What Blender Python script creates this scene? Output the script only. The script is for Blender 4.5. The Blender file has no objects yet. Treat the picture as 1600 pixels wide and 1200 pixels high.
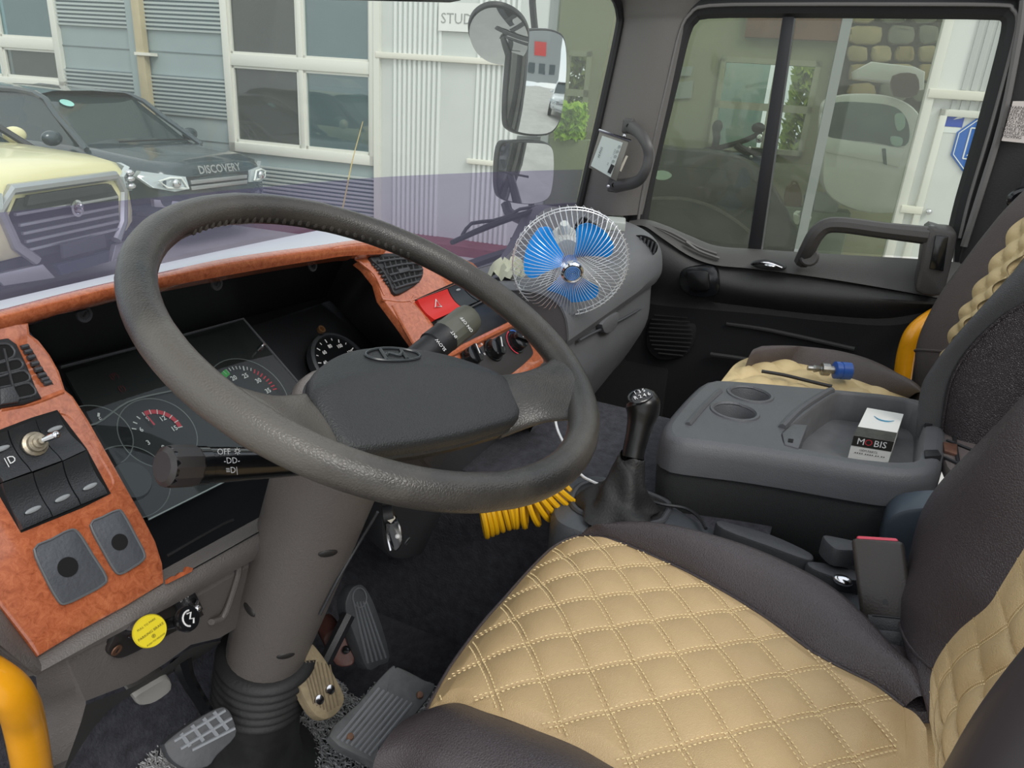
import bpy, bmesh, math, random
from mathutils import Vector as V, Matrix
random.seed(4)
sc = bpy.context.scene
COL = sc.collection
H = 2.0                                   # eye height above the yard
# ---------------------------------------------------------------- camera
FPX = 1150.0
_p, _ro, _az = math.radians(21.6), math.radians(4.1), math.radians(24)
_d = V((math.cos(_az)*math.cos(_p), math.sin(_az)*math.cos(_p), -math.sin(_p)))
_r0 = V((math.sin(_az), -math.cos(_az), 0)); _u0 = _r0.cross(_d)
_u = math.cos(_ro)*_u0 - math.sin(_ro)*_r0
_r = math.cos(_ro)*_r0 + math.sin(_ro)*_u0
cam = bpy.data.cameras.new('camera'); camo = bpy.data.objects.new('camera', cam); COL.objects.link(camo)
cam.sensor_fit = 'HORIZONTAL'; cam.sensor_width = 36; cam.lens = 36*FPX/1600; cam.clip_start = .02; cam.clip_end = 300
_b = -_d
camo.matrix_world = Matrix(((_r.x, _u.x, _b.x, 0), (_r.y, _u.y, _b.y, 0), (_r.z, _u.z, _b.z, H), (0, 0, 0, 1)))
sc.camera = camo
# ---------------------------------------------------------------- sky, exposure
w = bpy.data.worlds.new('World'); sc.world = w; w.use_nodes = True
nt = w.node_tree; nt.nodes.clear()
_o = nt.nodes.new('ShaderNodeOutputWorld'); _bg = nt.nodes.new('ShaderNodeBackground')
_tc = nt.nodes.new('ShaderNodeTexCoord'); _n = nt.nodes.new('ShaderNodeTexNoise'); _cr = nt.nodes.new('ShaderNodeValToRGB')
_n.inputs['Scale'].default_value = 2.2; _n.inputs['Detail'].default_value = 5
_cr.color_ramp.elements[0].position = .35; _cr.color_ramp.elements[0].color = (.72, .83, .95, 1)
_cr.color_ramp.elements[1].position = .6; _cr.color_ramp.elements[1].color = (1, 1, 1, 1)
nt.links.new(_tc.outputs['Generated'], _n.inputs['Vector']); nt.links.new(_n.outputs['Fac'], _cr.inputs['Fac'])
nt.links.new(_cr.outputs['Color'], _bg.inputs['Color']); nt.links.new(_bg.outputs[0], _o.inputs[0])
_bg.inputs['Strength'].default_value = 1.0
_s = bpy.data.lights.new('sun', 'SUN'); _s.energy = 1.2; _s.angle = math.radians(25); _s.color = (1, .97, .92)
_so = bpy.data.objects.new('sun', _s); COL.objects.link(_so); _so.rotation_euler = (math.radians(38), math.radians(-28), 0)
sc.view_settings.view_transform = 'Standard'; sc.view_settings.look = 'None'
sc.view_settings.gamma = 1; sc.view_settings.use_curve_mapping = False; sc.view_settings.exposure = 0.4
# ---------------------------------------------------------------- sight lines (all helpers work relative to eye height)
def ray(px, py): return _d + _r*((px-800)/FPX) - _u*((py-600)/FPX)
def PX(px, py, x): q = ray(px, py); return q*(x/q.x)
def PY(px, py, y): q = ray(px, py); return q*(y/q.y)
def PZ(px, py, z): q = ray(px, py); return q*(z/q.z)
class Pl:
    def __init__(s, p, n, ex=None):
        s.p = V(p); s.n = V(n).normalized()
        e = V(ex) if ex else V((1, 0, 0)); s.ex = (e - s.n*e.dot(s.n)).normalized(); s.ey = s.n.cross(s.ex)
    def at(s, px, py, lift=0):
        q = ray(px, py); return q*((s.p + s.n*lift).dot(s.n)/q.dot(s.n))
    def pts(s, L, lift=0): return [s.at(a, b, lift) for a, b in L]
    def loc(s, o, a, b, c=0): return o + s.ex*a + s.ey*b + s.n*c
    def off(s, d): return Pl(s.p + s.n*d, s.n, s.ex)
def crom(P, n=6, closed=False):
    P = [V(p) for p in P]; N = len(P); out = []
    for i in range(N if closed else N-1):
        a = P[(i-1) % N] if closed or i > 0 else P[0]*2-P[1]
        b, c = P[i], P[(i+1) % N]
        d = P[(i+2) % N] if closed or i+2 < N else P[-1]*2-P[-2]
        for k in range(n):
            t = k/n
            out.append(.5*((2*b)+(c-a)*t+(2*a-5*b+4*c-d)*t*t+(3*b-a-3*c+d)*t**3))
    if not closed: out.append(P[-1].copy())
    return out
def c2(L, n=5, closed=False): return [(p.x, p.y) for p in crom([V((a, b, 0)) for a, b in L], n, closed)]
# ---------------------------------------------------------------- materials
def lin(c):
    if isinstance(c, str): c = [int(c[i:i+2], 16)/255 for i in (0, 2, 4)]
    return tuple((x/12.92 if x <= .04045 else ((x+.055)/1.055)**2.4) for x in c)
MATS = {}
def mat(name, col, rough=.5, metal=0, bump=0, bscale=200, var=0, vscale=8, emit=0, kind='noise', spec=.5, coat=0, col2=None, alpha=None):
    if name in MATS: return MATS[name]
    m = bpy.data.materials.new(name); m.use_nodes = True; t = m.node_tree; b = t.nodes['Principled BSDF']
    c = lin(col); b.inputs['Base Color'].default_value = (*c, 1); b.inputs['Roughness'].default_value = rough
    b.inputs['Metallic'].default_value = metal; b.inputs['Specular IOR Level'].default_value = spec; b.inputs['Coat Weight'].default_value = coat
    tc = t.nodes.new('ShaderNodeTexCoord')
    if var or col2:
        n = t.nodes.new('ShaderNodeTexNoise'); n.inputs['Scale'].default_value = vscale; n.inputs['Detail'].default_value = 6; n.inputs['Roughness'].default_value = .65
        r = t.nodes.new('ShaderNodeValToRGB'); t.links.new(tc.outputs['Object'], n.inputs['Vector']); t.links.new(n.outputs['Fac'], r.inputs['Fac'])
        cc2 = lin(col2) if col2 else tuple(min(1, x*(1+var)) for x in c); c1 = c if col2 else tuple(x*(1-var) for x in c)
        r.color_ramp.elements[0].position = .35; r.color_ramp.elements[1].position = .65
        r.color_ramp.elements[0].color = (*c1, 1); r.color_ramp.elements[1].color = (*cc2, 1)
        t.links.new(r.outputs['Color'], b.inputs['Base Color'])
    if bump:
        if kind == 'voronoi':
            n = t.nodes.new('ShaderNodeTexVoronoi'); n.feature = 'DISTANCE_TO_EDGE'; o = n.outputs['Distance']
        else:
            n = t.nodes.new('ShaderNodeTexNoise'); n.inputs['Detail'].default_value = 3; o = n.outputs['Fac']
        n.inputs['Scale'].default_value = bscale; t.links.new(tc.outputs['Object'], n.inputs['Vector'])
        bp = t.nodes.new('ShaderNodeBump'); bp.inputs['Strength'].default_value = bump; bp.inputs['Distance'].default_value = .0015 if kind == 'voronoi' else .002
        if kind == 'voronoi':
            mr = t.nodes.new('ShaderNodeMapRange'); mr.inputs['From Max'].default_value = .25; t.links.new(o, mr.inputs['Value']); o = mr.outputs[0]
        t.links.new(o, bp.inputs['Height']); t.links.new(bp.outputs[0], b.inputs['Normal'])
    if emit: b.inputs['Emission Color'].default_value = (*c, 1); b.inputs['Emission Strength'].default_value = emit
    MATS[name] = m; return m
def glass(name, tint, haze, hazecol, gloss=.08, rough=.02):
    m = bpy.data.materials.new(name); m.use_nodes = True; t = m.node_tree; t.nodes.clear()
    o = t.nodes.new('ShaderNodeOutputMaterial'); tr = t.nodes.new('ShaderNodeBsdfTransparent'); tr.inputs[0].default_value = (*lin(tint), 1)
    df = t.nodes.new('ShaderNodeBsdfDiffuse'); df.inputs[0].default_value = (*lin(hazecol), 1); tl = t.nodes.new('ShaderNodeBsdfTranslucent'); tl.inputs[0].default_value = (*lin(hazecol), 1)
    ad = t.nodes.new('ShaderNodeMixShader'); ad.inputs[0].default_value = .5; t.links.new(df.outputs[0], ad.inputs[1]); t.links.new(tl.outputs[0], ad.inputs[2])
    gl = t.nodes.new('ShaderNodeBsdfGlossy'); gl.inputs['Roughness'].default_value = rough
    m1 = t.nodes.new('ShaderNodeMixShader'); m1.inputs[0].default_value = haze
    t.links.new(tr.outputs[0], m1.inputs[1]); t.links.new(ad.outputs[0], m1.inputs[2])
    m2 = t.nodes.new('ShaderNodeMixShader'); m2.inputs[0].default_value = gloss
    t.links.new(m1.outputs[0], m2.inputs[1]); t.links.new(gl.outputs[0], m2.inputs[2]); t.links.new(m2.outputs[0], o.inputs[0]); return m
# ---------------------------------------------------------------- mesh building
class B:
    def __init__(s): s.v = []; s.f = []
    def add(s, vs, fs):
        k = len(s.v); s.v += [tuple(v) for v in vs]; s.f += [tuple(i+k for i in f) for f in fs]; return s
    def slab(s, P, d, bev=0):
        """polygon P (3d points) with thickness vector d behind it; bev = softened front rim"""
        P = [V(p) for p in P]; d = V(d); n = len(P)
        if bev:
            c = sum(P, V())/n; dn = d.normalized(); ins = []
            for i in range(n):
                a = (P[i]-P[i-1]); b2 = (P[(i+1) % n]-P[i])
                na = dn.cross(a).normalized(); nb = dn.cross(b2).normalized(); m = (na+nb)
                m = m.normalized() if m.length > 1e-6 else na
                if m.dot(c-P[i]) < 0 and na.dot(c-P[i]) < 0: m = -m
                ins.append(m*bev)
            R = [[p+q for p, q in zip(P, ins)], [p+q*.3+dn*bev*.3 for p, q in zip(P, ins)], [p+dn*bev for p in P], [p+d for p in P]]
        else: R = [P, [p+d for p in P]]
        vs = [p for r in R for p in r]; fs = [tuple(range(n))]
        for k in range(len(R)-1):
            for i in range(n): j = (i+1) % n; fs.append((k*n+j, k*n+i, (k+1)*n+i, (k+1)*n+j))
        fs.append(tuple(reversed(range((len(R)-1)*n, len(R)*n)))); return s.add(vs, fs)
    def box(s, c, hx, hy, hz, ax=None):
        X, Y, Z = ax if ax else (V((1, 0, 0)), V((0, 1, 0)), V((0, 0, 1))); c = V(c); vs = []
        for i in (-1, 1):
            for j in (-1, 1):
                for k in (-1, 1): vs.append(c+X*hx*i+Y*hy*j+Z*hz*k)
        return s.add(vs, [(0, 1, 3, 2), (4, 6, 7, 5), (0, 4, 5, 1), (2, 3, 7, 6), (0, 2, 6, 4), (1, 5, 7, 3)])
    def rbox(s, c, hx, hy, hz, ax=None, r=.004, n=3):
        X, Y, Z = ax if ax else (V((1, 0, 0)), V((0, 1, 0)), V((0, 0, 1))); c = V(c)
        def ring(ix, iz, yy):
            out = []
            for q, (sx, sz) in enumerate(((1, 1), (-1, 1), (-1, -1), (1, -1))):
                for k in range(n+1):
                    a = math.pi/2*(q+k/n); out.append(c+X*(sx*(hx-r)+math.cos(a)*(r-ix))+Y*yy+Z*(sz*(hz-r)+math.sin(a)*(r-iz)))
            return out
        R = [ring(r*.9, r*.9, -hy), ring(r*.3, r*.3, -hy+r*.3), ring(0, 0, -hy+r), ring(0, 0, hy-r), ring(r*.3, r*.3, hy-r*.3), ring(r*.9, r*.9, hy)]
        return s.loft(R, True, True)
    def loft(s, R, capa=False, capb=False, closed=True):
        n = len(R[0]); vs = [p for r in R for p in r]; fs = []
        for k in range(len(R)-1):
            for i in range(n if closed else n-1): j = (i+1) % n; fs.append((k*n+i, k*n+j, (k+1)*n+j, (k+1)*n+i))
        if capa: fs.append(tuple(reversed(range(n))))
        if capb: fs.append(tuple(range((len(R)-1)*n, len(R)*n)))
        return s.add(vs, fs)
    def tube(s, P, r, seg=10, closed=False, sx=1, up=None, n=0):
        P = [V(p) for p in P]
        rr = list(r) if isinstance(r, (list, tuple)) else [r]*len(P)
        if n:
            N = len(P); Q = crom(P, n, closed); m = N if closed else N-1
            rr = [rr[i]+(rr[(i+1) % N]-rr[i])*k/n for i in range(m) for k in range(n)] + ([] if closed else [rr[-1]]); P = Q
        N = len(P); up = V(up) if up else None; R = []; pn = None
        for i in range(N):
            t = ((P[(i+1) % N]-P[i-1]) if closed else (P[min(i+1, N-1)]-P[max(i-1, 0)])).normalized()
            if up: a = up-t*up.dot(t)
            elif pn is None: a = t.orthogonal()
            else: a = pn-t*pn.dot(t)
            a.normalize(); pn = a; b2 = t.cross(a)
            R.append([P[i]+a*math.cos(2*math.pi*k/seg)*rr[i]+b2*math.sin(2*math.pi*k/seg)*rr[i]*sx for k in range(seg)])
        if closed: R.append(R[0]); 
        return s.loft(R, not closed, not closed)
    def lathe(s, prof, o, ax, seg=32, a0=0, a1=2*math.pi, ref=None):
        o = V(o); ax = V(ax).normalized(); a = V(ref) if ref else ax.orthogonal(); a = (a-ax*a.dot(ax)).normalized(); b2 = ax.cross(a)
        full = abs(a1-a0-2*math.pi) < 1e-6; m = seg if full else seg+1
        R = [[o+ax*h+(a*math.cos(a0+(a1-a0)*k/seg)+b2*math.sin(a0+(a1-a0)*k/seg))*max(r_, 1e-5) for k in range(m)] for r_, h in prof]
        return s.loft(R, full, full, full)
    def ell(s, c, rx, ry, rz, ax=None, nu=16, nv=10):
        X, Y, Z = ax if ax else (V((1, 0, 0)), V((0, 1, 0)), V((0, 0, 1))); c = V(c)
        R = [[c+X*rx*math.sin(math.pi*j/nv)*math.cos(2*math.pi*i/nu)+Y*ry*math.sin(math.pi*j/nv)*math.sin(2*math.pi*i/nu)+Z*rz*math.cos(math.pi*j/nv) for i in range(nu)] for j in range(1, nv)]
        k = len(R)*nu; s.loft(R); b0 = len(s.v)-k
        s.v += [tuple(c+Z*rz), tuple(c-Z*rz)]
        for i in range(nu): j = (i+1) % nu; s.f.append((b0+j, b0+i, b0+k)); s.f.append((b0+k-nu+i, b0+k-nu+j, b0+k+1))
        return s
    def grid(s, nu, nv, fn, th=None):
        P = [[V(fn(i/nu, j/nv)) for i in range(nu+1)] for j in range(nv+1)]; vs = [p for r in P for p in r]; W = nu+1
        fs = [(j*W+i, j*W+i+1, (j+1)*W+i+1, (j+1)*W+i) for j in range(nv) for i in range(nu)]
        if th is not None:
            th = V(th); n = len(vs); vs += [p+th for p in vs]; fs += [tuple(reversed([q+n for q in f])) for f in fs]
            edge = [i for i in range(W)]+[j*W+nu for j in range(1, nv+1)]+[nv*W+i for i in range(nu-1, -1, -1)]+[j*W for j in range(nv-1, 0, -1)]
            for q in range(len(edge)): a, b2 = edge[q], edge[(q+1) % len(edge)]; fs.append((b2, a, a+n, b2+n))
        return s.add(vs, fs)
    def make(s, name, m, parent=None, smooth=35, label=None, kind=None, tri=False):
        me = bpy.data.meshes.new(name); off = V((0, 0, H))
        if parent is None:
            xs = [v[0] for v in s.v]; ys = [v[1] for v in s.v]; zs = [v[2] for v in s.v]
            loc = V(((min(xs)+max(xs))/2, (min(ys)+max(ys))/2, min(zs)))
            vv = [V(v)-loc for v in s.v]
        else: vv = [V(v)+off for v in s.v]
        me.from_pydata(vv, [], s.f); me.validate()
        bm = bmesh.new(); bm.from_mesh(me); bmesh.ops.recalc_face_normals(bm, faces=bm.faces); bm.to_mesh(me); bm.free()
        if smooth:
            for p in me.polygons: p.use_smooth = True
            me.set_sharp_from_angle(angle=math.radians(smooth))
        me.materials.append(m); o = bpy.data.objects.new(name, me); COL.objects.link(o)
        if parent is None: o.location = loc+off
        else:
            o.parent = parent; r = parent
            o.location = -V(parent.location) if parent.parent is None else (0, 0, 0)
        if label: o['label'] = label
        if kind: o['kind'] = kind
        return o
def thing(name, label, cat, loc, group=None, kind=None):
    o = bpy.data.objects.new(name, None); COL.objects.link(o); o.location = V(loc)+V((0, 0, H)); o.empty_display_size = .05
    if label: o['label'] = label; 
    if cat: o['category'] = cat
    if group: o['group'] = group
    if kind: o['kind'] = kind
    return o
def tag(o, label, cat, group=None):
    o['label'] = label; o['category'] = cat
    if group: o['group'] = group
    return o
_TX = {}
def text(body, o, ex, ey, size, m, parent, name='lettering', align='CENTER', th=.0004, bold=0):
    """flat raised lettering centred on o"""
    key = (body, bold)
    if key not in _TX:
        cu = bpy.data.curves.new('t', 'FONT'); cu.body = body; cu.align_x = align; cu.align_y = 'CENTER'; cu.size = 1; cu.offset = bold; cu.resolution_u = 2
        ob = bpy.data.objects.new('t', cu); COL.objects.link(ob); dg = bpy.context.evaluated_depsgraph_get(); me = ob.evaluated_get(dg).to_mesh()
        _TX[key] = ([tuple(v.co) for v in me.vertices], [tuple(p.vertices) for p in me.polygons]); ob.evaluated_get(dg).to_mesh_clear(); bpy.data.objects.remove(ob)
    vs, fs = _TX[key]; ex = V(ex).normalized(); ey = V(ey).normalized(); n = ex.cross(ey).normalized(); o = V(o)
    b = B(); b.add([o+ex*v[0]*size+ey*v[1]*size+n*th for v in vs], fs)
    return b.make(name, m, parent, smooth=0)
def ring2(b, o, ex, ey, r0, r1, a0, a1, lift=.0005, seg=24):
    n = V(ex).cross(V(ey)).normalized(); vs = []; fs = []
    for k in range(seg+1):
        a = math.radians(a0+(a1-a0)*k/seg)
        for r_ in (r0, r1): vs.append(o+ex*math.cos(a)*r_+ey*math.sin(a)*r_+n*lift)
    for k in range(seg): fs.append((2*k, 2*k+1, 2*k+3, 2*k+2))
    return b.add(vs, fs)
# ---------------------------------------------------------------- palette
m_black = mat('black_plastic', '1c1c1f', .5, bump=.15, bscale=500)
m_gloss = mat('gloss_black', '141517', .16, spec=.6)
m_dark = mat('dark_void', '070708', .9)
m_grey = mat('grey_plastic', '55534f', .55, bump=.5, bscale=700, var=.06, vscale=20)
m_dgrey = mat('charcoal_plastic', '3b3c3f', .5, bump=.35, bscale=650, var=.08, vscale=14)
m_col = mat('column_plastic', '6b6561', .38, bump=.4, bscale=520, kind='noise')
m_door = mat('door_plastic', '2d2c2c', .5, bump=.3, bscale=500)
m_leather = mat('dark_leather', '423b3d', .36, bump=.3, bscale=380, kind='voronoi', var=.05)
m_beige = mat('beige_leather', 'bfa378', .42, bump=.3, bscale=520, kind='voronoi', var=.05, vscale=5)
m_thread = mat('cream_thread', 'e6cf9c', .7)
m_chrome = mat('chrome', 'dddde0', .12, 1)
m_steel = mat('worn_steel', '9a9a98', .38, 1, var=.25, vscale=60)
m_white = mat('white_paint', 'e4e8e4', .6)
m_print = mat('white_print', 'dadada', .6)
m_red = mat('red_plastic', 'c9241d', .35)
m_rubber = mat('black_rubber', '1b1b1c', .6, bump=.2, bscale=300)
# ================================================================ OUTSIDE
_N = V((.992, .125, 0)).normalized()
FA = Pl(_N*9.236, -_N, (.125, -.992, 0))
def fab(px, py, lift=0, P=None):
    P = P or FA; q = P.at(px, py, lift)-P.p; return q.dot(P.ex), q.z
def fp(a, z, out=0, P=None):
    P = P or FA; q = P.p+P.ex*a+P.n*out; return V((q.x, q.y, z))
def frect(b, a0, a1, z0, z1, out, dep, P=None, bev=0):
    P = P or FA; return b.slab([fp(a0, z0, out, P), fp(a1, z0, out, P), fp(a1, z1, out, P), fp(a0, z1, out, P)], -P.n*dep, bev)
def holes(b, a0, a1, z0, z1, hs, out, dep, P=None):
    A = sorted({a0, a1, *[h[0] for h in hs], *[h[1] for h in hs]}); Z = sorted({z0, z1, *[h[2] for h in hs], *[h[3] for h in hs]})
    for i in range(len(A)-1):
        for j in range(len(Z)-1):
            am, zm = (A[i]+A[i+1])/2, (Z[j]+Z[j+1])/2
            if not any(h[0] < am < h[1] and h[2] < zm < h[3] for h in hs): frect(b, A[i], A[i+1], Z[j], Z[j+1], out, dep, P)
    return b
m_yard = mat('yard_concrete', 'aeaba6', .85, bump=.3, bscale=60, var=.1, vscale=1.5)
b = B(); b.grid(2, 2, lambda u, v: V((-30+u*60, -30+v*60, -H)), (0, 0, -.2)); b.make('ground', m_yard, kind='structure')
m_fgrey = mat('facade_grey', '98a6a6', .6, var=.04, vscale=1); m_fwhite = mat('facade_white', 'c9cdc9', .55, var=.03, vscale=1)
m_frame = mat('window_frame_white', 'dcdcd2', .5); m_trimw = mat('cream_flashing', 'e2e0d2', .5)
aL = fab(-260, 60)[0]; aG = fab(592, 200)[0]; aW = fab(852, 200)[0]; aB = fab(1388, 380)[0]; aR = fab(1760, 200)[0]
zT = 1.9; zG = -H
w1 = (fab(357, 120)[0], fab(590, 120)[0], fab(480, 236)[1], 1.45)
w0 = (fab(-90, 60)[0], fab(95, 60)[0], fab(95, 130)[1], 1.45)
wall = thing('wall_grey_facade', None, None, fp((aL+aG)/2, zG), kind='structure')
b = B(); holes(b, aL, aG, zG, zT, [w1, w0], 0, .2); b.make('wall_sheet', m_fgrey, wall)
b = B()
def band(zlo, zhi, a0, a1):
    z = zlo
    while z < zhi:
        b.slab([fp(a0, z, .035), fp(a1, z, .035), fp(a1, z+.026, .05), fp(a0, z+.026, .05)], -FA.n*.03); z += .054
aP0, aP1 = fab(210, 100)[0], fab(226, 100)[0]
zA0 = fab(300, 50)[1]; zB1, zB0 = fab(300, 120)[1], fab(300, 182)[1]; zC1, zC0 = fab(500, 269)[1], fab(500, 345)[1]
for a0, a1 in ((w0[1]+.02, aP0), (aP1, w1[0]-.02)):
    band(zA0, zT, a0, a1); band(zB0, zB1, a0, a1)
band(zC0, zC1, aP1, aG); band(zC0, zC1, aL, aP0)
o = b.make('louvre_slats', mat('louvre_pale', 'dfe8e6', .5), wall, smooth=0); o['kind'] = 'stuff'
b = B()
for a0, a1 in ((w0[1]+.02, aP0), (aP1, w1[0]-.02)): frect(b, a0, a1, zA0, zT, .008, .01); frect(b, a0, a1, zB0, zB1, .008, .01)
frect(b, aP1, aG, zC0, zC1, .008, .01); frect(b, aL, aP0, zC0, zC1, .008, .01); o = b.make('louvre_backing', mat('louvre_dark', '68767a', .7), wall); o['kind'] = 'stuff'
b = B(); frect(b, aP0, aP1, zG, zT, .06, .06); b.make('pilaster', m_fgrey, wall)
zs = [fab(300, 84)[1]+.0, fab(300, 218)[1]]
b = B()
for z in zs: frect(b, aL, aG, z, z+.012, .012, .02)
b.make('sheet_joint', mat('joint_grey', '7c898b', .6), wall)  # joints in a darker grey than the sheet
pp = thing('drain_pipe', 'beige square downpipe fixed to the grey facade beside the pilaster', 'pipe', fp(fab(230, 100)[0], zG, .06))
b = B(); frect(b, fab(225, 100)[0], fab(237, 100)[0], zG, zT, .13, .1, bev=.012); b.make('pipe_body', mat('pipe_beige', 'b7ab8b', .6, var=.1, vscale=3), pp)
b = B()
for y in (85,): frect(b, fab(224, y)[0]-.02, fab(238, y)[0]+.1, fab(230, y)[1]-.02, fab(230, y)[1]+.02, .15, .14)
b.make('pipe_bracket', m_trimw, pp)
m_pane_teal = glass('pane_teal', 'a9c4c4', .3, '8fb0b4', .12); m_pane_grey = glass('pane_grey', 'b5bab5', .35, '8c918d', .06)  # teal reflection is put into the colour of the teal glass
def window(name, W, mats, am=None, zm=None, fw=.075):
    r = thing(name, None, None, fp((W[0]+W[1])/2, W[2]), kind='structure')
    am = am or (W[0]+W[1])/2; b = B()
    for a0, a1, z0, z1 in ((W[0]-.02, W[1]+.02, W[2]-.1, W[2]+.03), (W[0]-.02, W[1]+.02, W[3], W[3]+.1), (W[0]-.02, W[0]+.09, W[2]-.1, W[3]+.1), (W[1]-.09, W[1]+.02, W[2]-.1, W[3]+.1)): frect(b, a0, a1, z0, z1, .07, .14, bev=.01)
    b.make('window_frame', m_frame, r)
    b = B(); frect(b, am-.035, am+.035, W[2], W[3], .05, .08, bev=.008); b.make('mullion', m_frame, r)
    b = B(); frect(b, W[0], W[1], zm-.09, zm+.06, .055, .09, bev=.008); b.make('transom', m_frame, r)
    cells = [(W[0]+.08, am-.03, W[2]+.03, zm-.08), (am+.03, W[1]-.08, W[2]+.03, zm-.08), (W[0]+.08, am-.03, zm+.05, W[3]), (am+.03, W[1]-.08, zm+.05, W[3])]
    for i, (a0, a1, z0, z1) in enumerate(cells):
        b = B()
        for q in ((a0, a1, z0, z0+.04), (a0, a1, z1-.04, z1), (a0, a0+.04, z0, z1), (a1-.04, a1, z0, z1)): frect(b, *q, .03, .05)
        f = b.make('sash', m_frame, r)
        b = B(); frect(b, a0+.03, a1-.03, z0+.03, z1-.03, 0, .01); b.make('pane', mats[i], f)
    return r, cells
zm1 = fab(470, 98)[1]
r, cl = window('window_3', w1, [m_pane_grey, m_pane_teal, m_pane_grey, m_pane_teal], fab(473, 120)[0], zm1)
zm0 = fab(40, 66)[1]
window('window_4', w0, [m_pane_teal, m_pane_grey, m_pane_teal, m_pane_teal], fab(0, 60)[0]+.02, zm0)
# grey roller blind behind the left panes; dark room
b = B(); frect(b, cl[0][0]-.1, cl[0][1]+.05, w1[2]-.1, zT, -.12, .02); tag(b.make('roller_blind', mat('blind_grey', '7f8682', .9)), 'flat grey blind drawn behind the left half of the big white window', 'blind')
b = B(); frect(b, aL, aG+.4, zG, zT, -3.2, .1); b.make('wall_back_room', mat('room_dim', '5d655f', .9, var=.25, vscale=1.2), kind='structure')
# white corrugated part
ww = thing('wall_white_facade', None, None, fp((aG+aW)/2, zG), kind='structure')
b = B(); frect(b, aG, aW, zG, zT+.6, .03, .2); b.make('wall_sheet', m_fwhite, ww)
b = B()
for x0, x1 in ((618, 690), (748, 812)):
    a, a1 = fab(x0, 100)[0], fab(x1, 100)[0]
    while a < a1: frect(b, a, a+.035, zG, zT+.6, .055, .03); a += .068
o = b.make('corrugation_ribs', mat('rib_white', 'dfe2df', .5), ww, smooth=0); o['kind'] = 'stuff'
zS = fab(690, 92)[1]; zS2 = fab(755, 253)[1]
b = B(); frect(b, aG, aW, zS-.035, zS+.035, .1, .1, bev=.01); b.make('strip_moulding', m_trimw, ww)
b = B(); frect(b, fab(733, 250)[0], aW, zS2-.03, zS2+.03, .1, .1, bev=.01); b.make('strip_moulding', m_trimw, ww)
b = B(); frect(b, aG-.03, aG+.05, zG, zT+.6, .09, .1); b.make('corner_flashing', m_frame, ww)
sg = thing('lettered_sign', 'white rectangular STUDIO sign on the white facade beside the round mirror', 'sign', fp(fab(715, 30)[0], fab(715, 48)[1], .05))
s0, s1, sz0, sz1 = fab(689, 30)[0], fab(800, 30)[0], fab(715, 50)[1], fab(715, 5)[1]
b = B(); frect(b, s0, s1, sz0, sz1, .075, .03); b.make('sign_board', mat('sign_white', 'e6e8e2', .5), sg)
text('STUDIO', fp(fab(692, 30)[0]+.30, fab(715, 31)[1], .078), FA.ex, (0, 0, 1), .165, mat('sign_grey_ink', '9a9c98', .7), sg)
# red kerb at the foot of the wall
b = B(); frect(b, aP1, aW+.4, zG, zG+.12, .5, .5); tag(b.make('kerb_ledge', mat('kerb_red', '7c3b44', .8, var=.15)), 'low dark red ledge along the foot of the grey facade', 'ledge')
# leaning cane
b = B(); c0 = FA.at(537, 318, 1.0); c1_ = FA.at(567, 190, .35); b.tube([c0+(c0-c1_)*.35, c0, (c0+c1_)/2+V((0, .02, .0)), c1_], [.011, .01, .008, .005], 6, n=3)
tag(b.make('leaning_cane', mat('cane_straw', 'b8a36a', .7)), 'thin straw-coloured cane leaning towards the big white window', 'cane')
# white wall right of the glazed bay
wr = thing('wall_white_gable', None, None, fp((aB+aR)/2, zG), kind='structure')
m_fw2 = mat('facade_bright', 'dcdedb', .5)
b = B(); frect(b, aB, aR, zG, zT+.8, .03, .2); b.make('wall_sheet', m_fw2, wr)
b = B(); frect(b, aB-.02, aB+.07, zG, zT+.8, .09, .1, bev=.01); b.make('corner_flashing', m_frame, wr)
zS3 = fab(1500, 149)[1]
b = B(); frect(b, aB, aR, zS3-.045, zS3+.045, .11, .1, bev=.012); b.make('strip_moulding', m_trimw, wr)
b = B(); frect(b, aB+.02, fab(1440, 323)[0], fab(1420, 326)[1]-.04, fab(1420, 326)[1]+.04, .11, .1, bev=.012); b.make('strip_moulding', m_trimw, wr)
b = B(); a = fab(1522, 60)[0]
while a < aR: frect(b, a, a+.045, zS3+.05, zT+.8, .055, .03); a += .085
a = fab(1486, 160)[0]; zd = fab(1500, 172)[1]
while a < aR: frect(b, a, a+.045, zd, zS3-.05, .055, .03); a += .085
o = b.make('corrugation_ribs', mat('rib_grey', 'b9bcba', .5), wr, smooth=0); o['kind'] = 'stuff'  # ribs coloured a step greyer than the wall
dr = thing('door_2', None, None, fp(fab(1500, 300)[0], zG, .05), kind='structure')
d0, d1 = fab(1466, 180)[0], fab(1466, 180)[0]+1.3
b = B()
for q in ((d0, d0+.07, zG, zd), (d1-.07, d1, zG, zd), (d0, d1, zd-.07, zd)): frect(b, *q, .1, .08, bev=.008)
b.make('door_frame', m_frame, dr)
b = B(); frect(b, d0+.07, d1-.07, zG+.02, zd-.07, .065, .04); b.make('door_leaf', mat('door_offwhite', 'd6d8d4', .45), dr)
b = B(); b.ell(FA.at(1451, 331, .11), .035, .035, .035); b.make('door_knob', m_chrome, dr)
m_blue = mat('sign_blue', '1f63b8', .4)
so_ = thing('octagonal_sign', 'blue octagonal security sign on the white gable door', 'sign', FA.at(1528, 270, .08))
cc = FA.at(1537, 228, .085); R8 = .30
b = B(); b.slab([FA.loc(cc, R8*math.cos(math.radians(22.5+45*k)), R8*math.sin(math.radians(22.5+45*k))) for k in range(8)], -FA.n*.015); b.make('sign_plate', m_blue, so_)
b = B()
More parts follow.
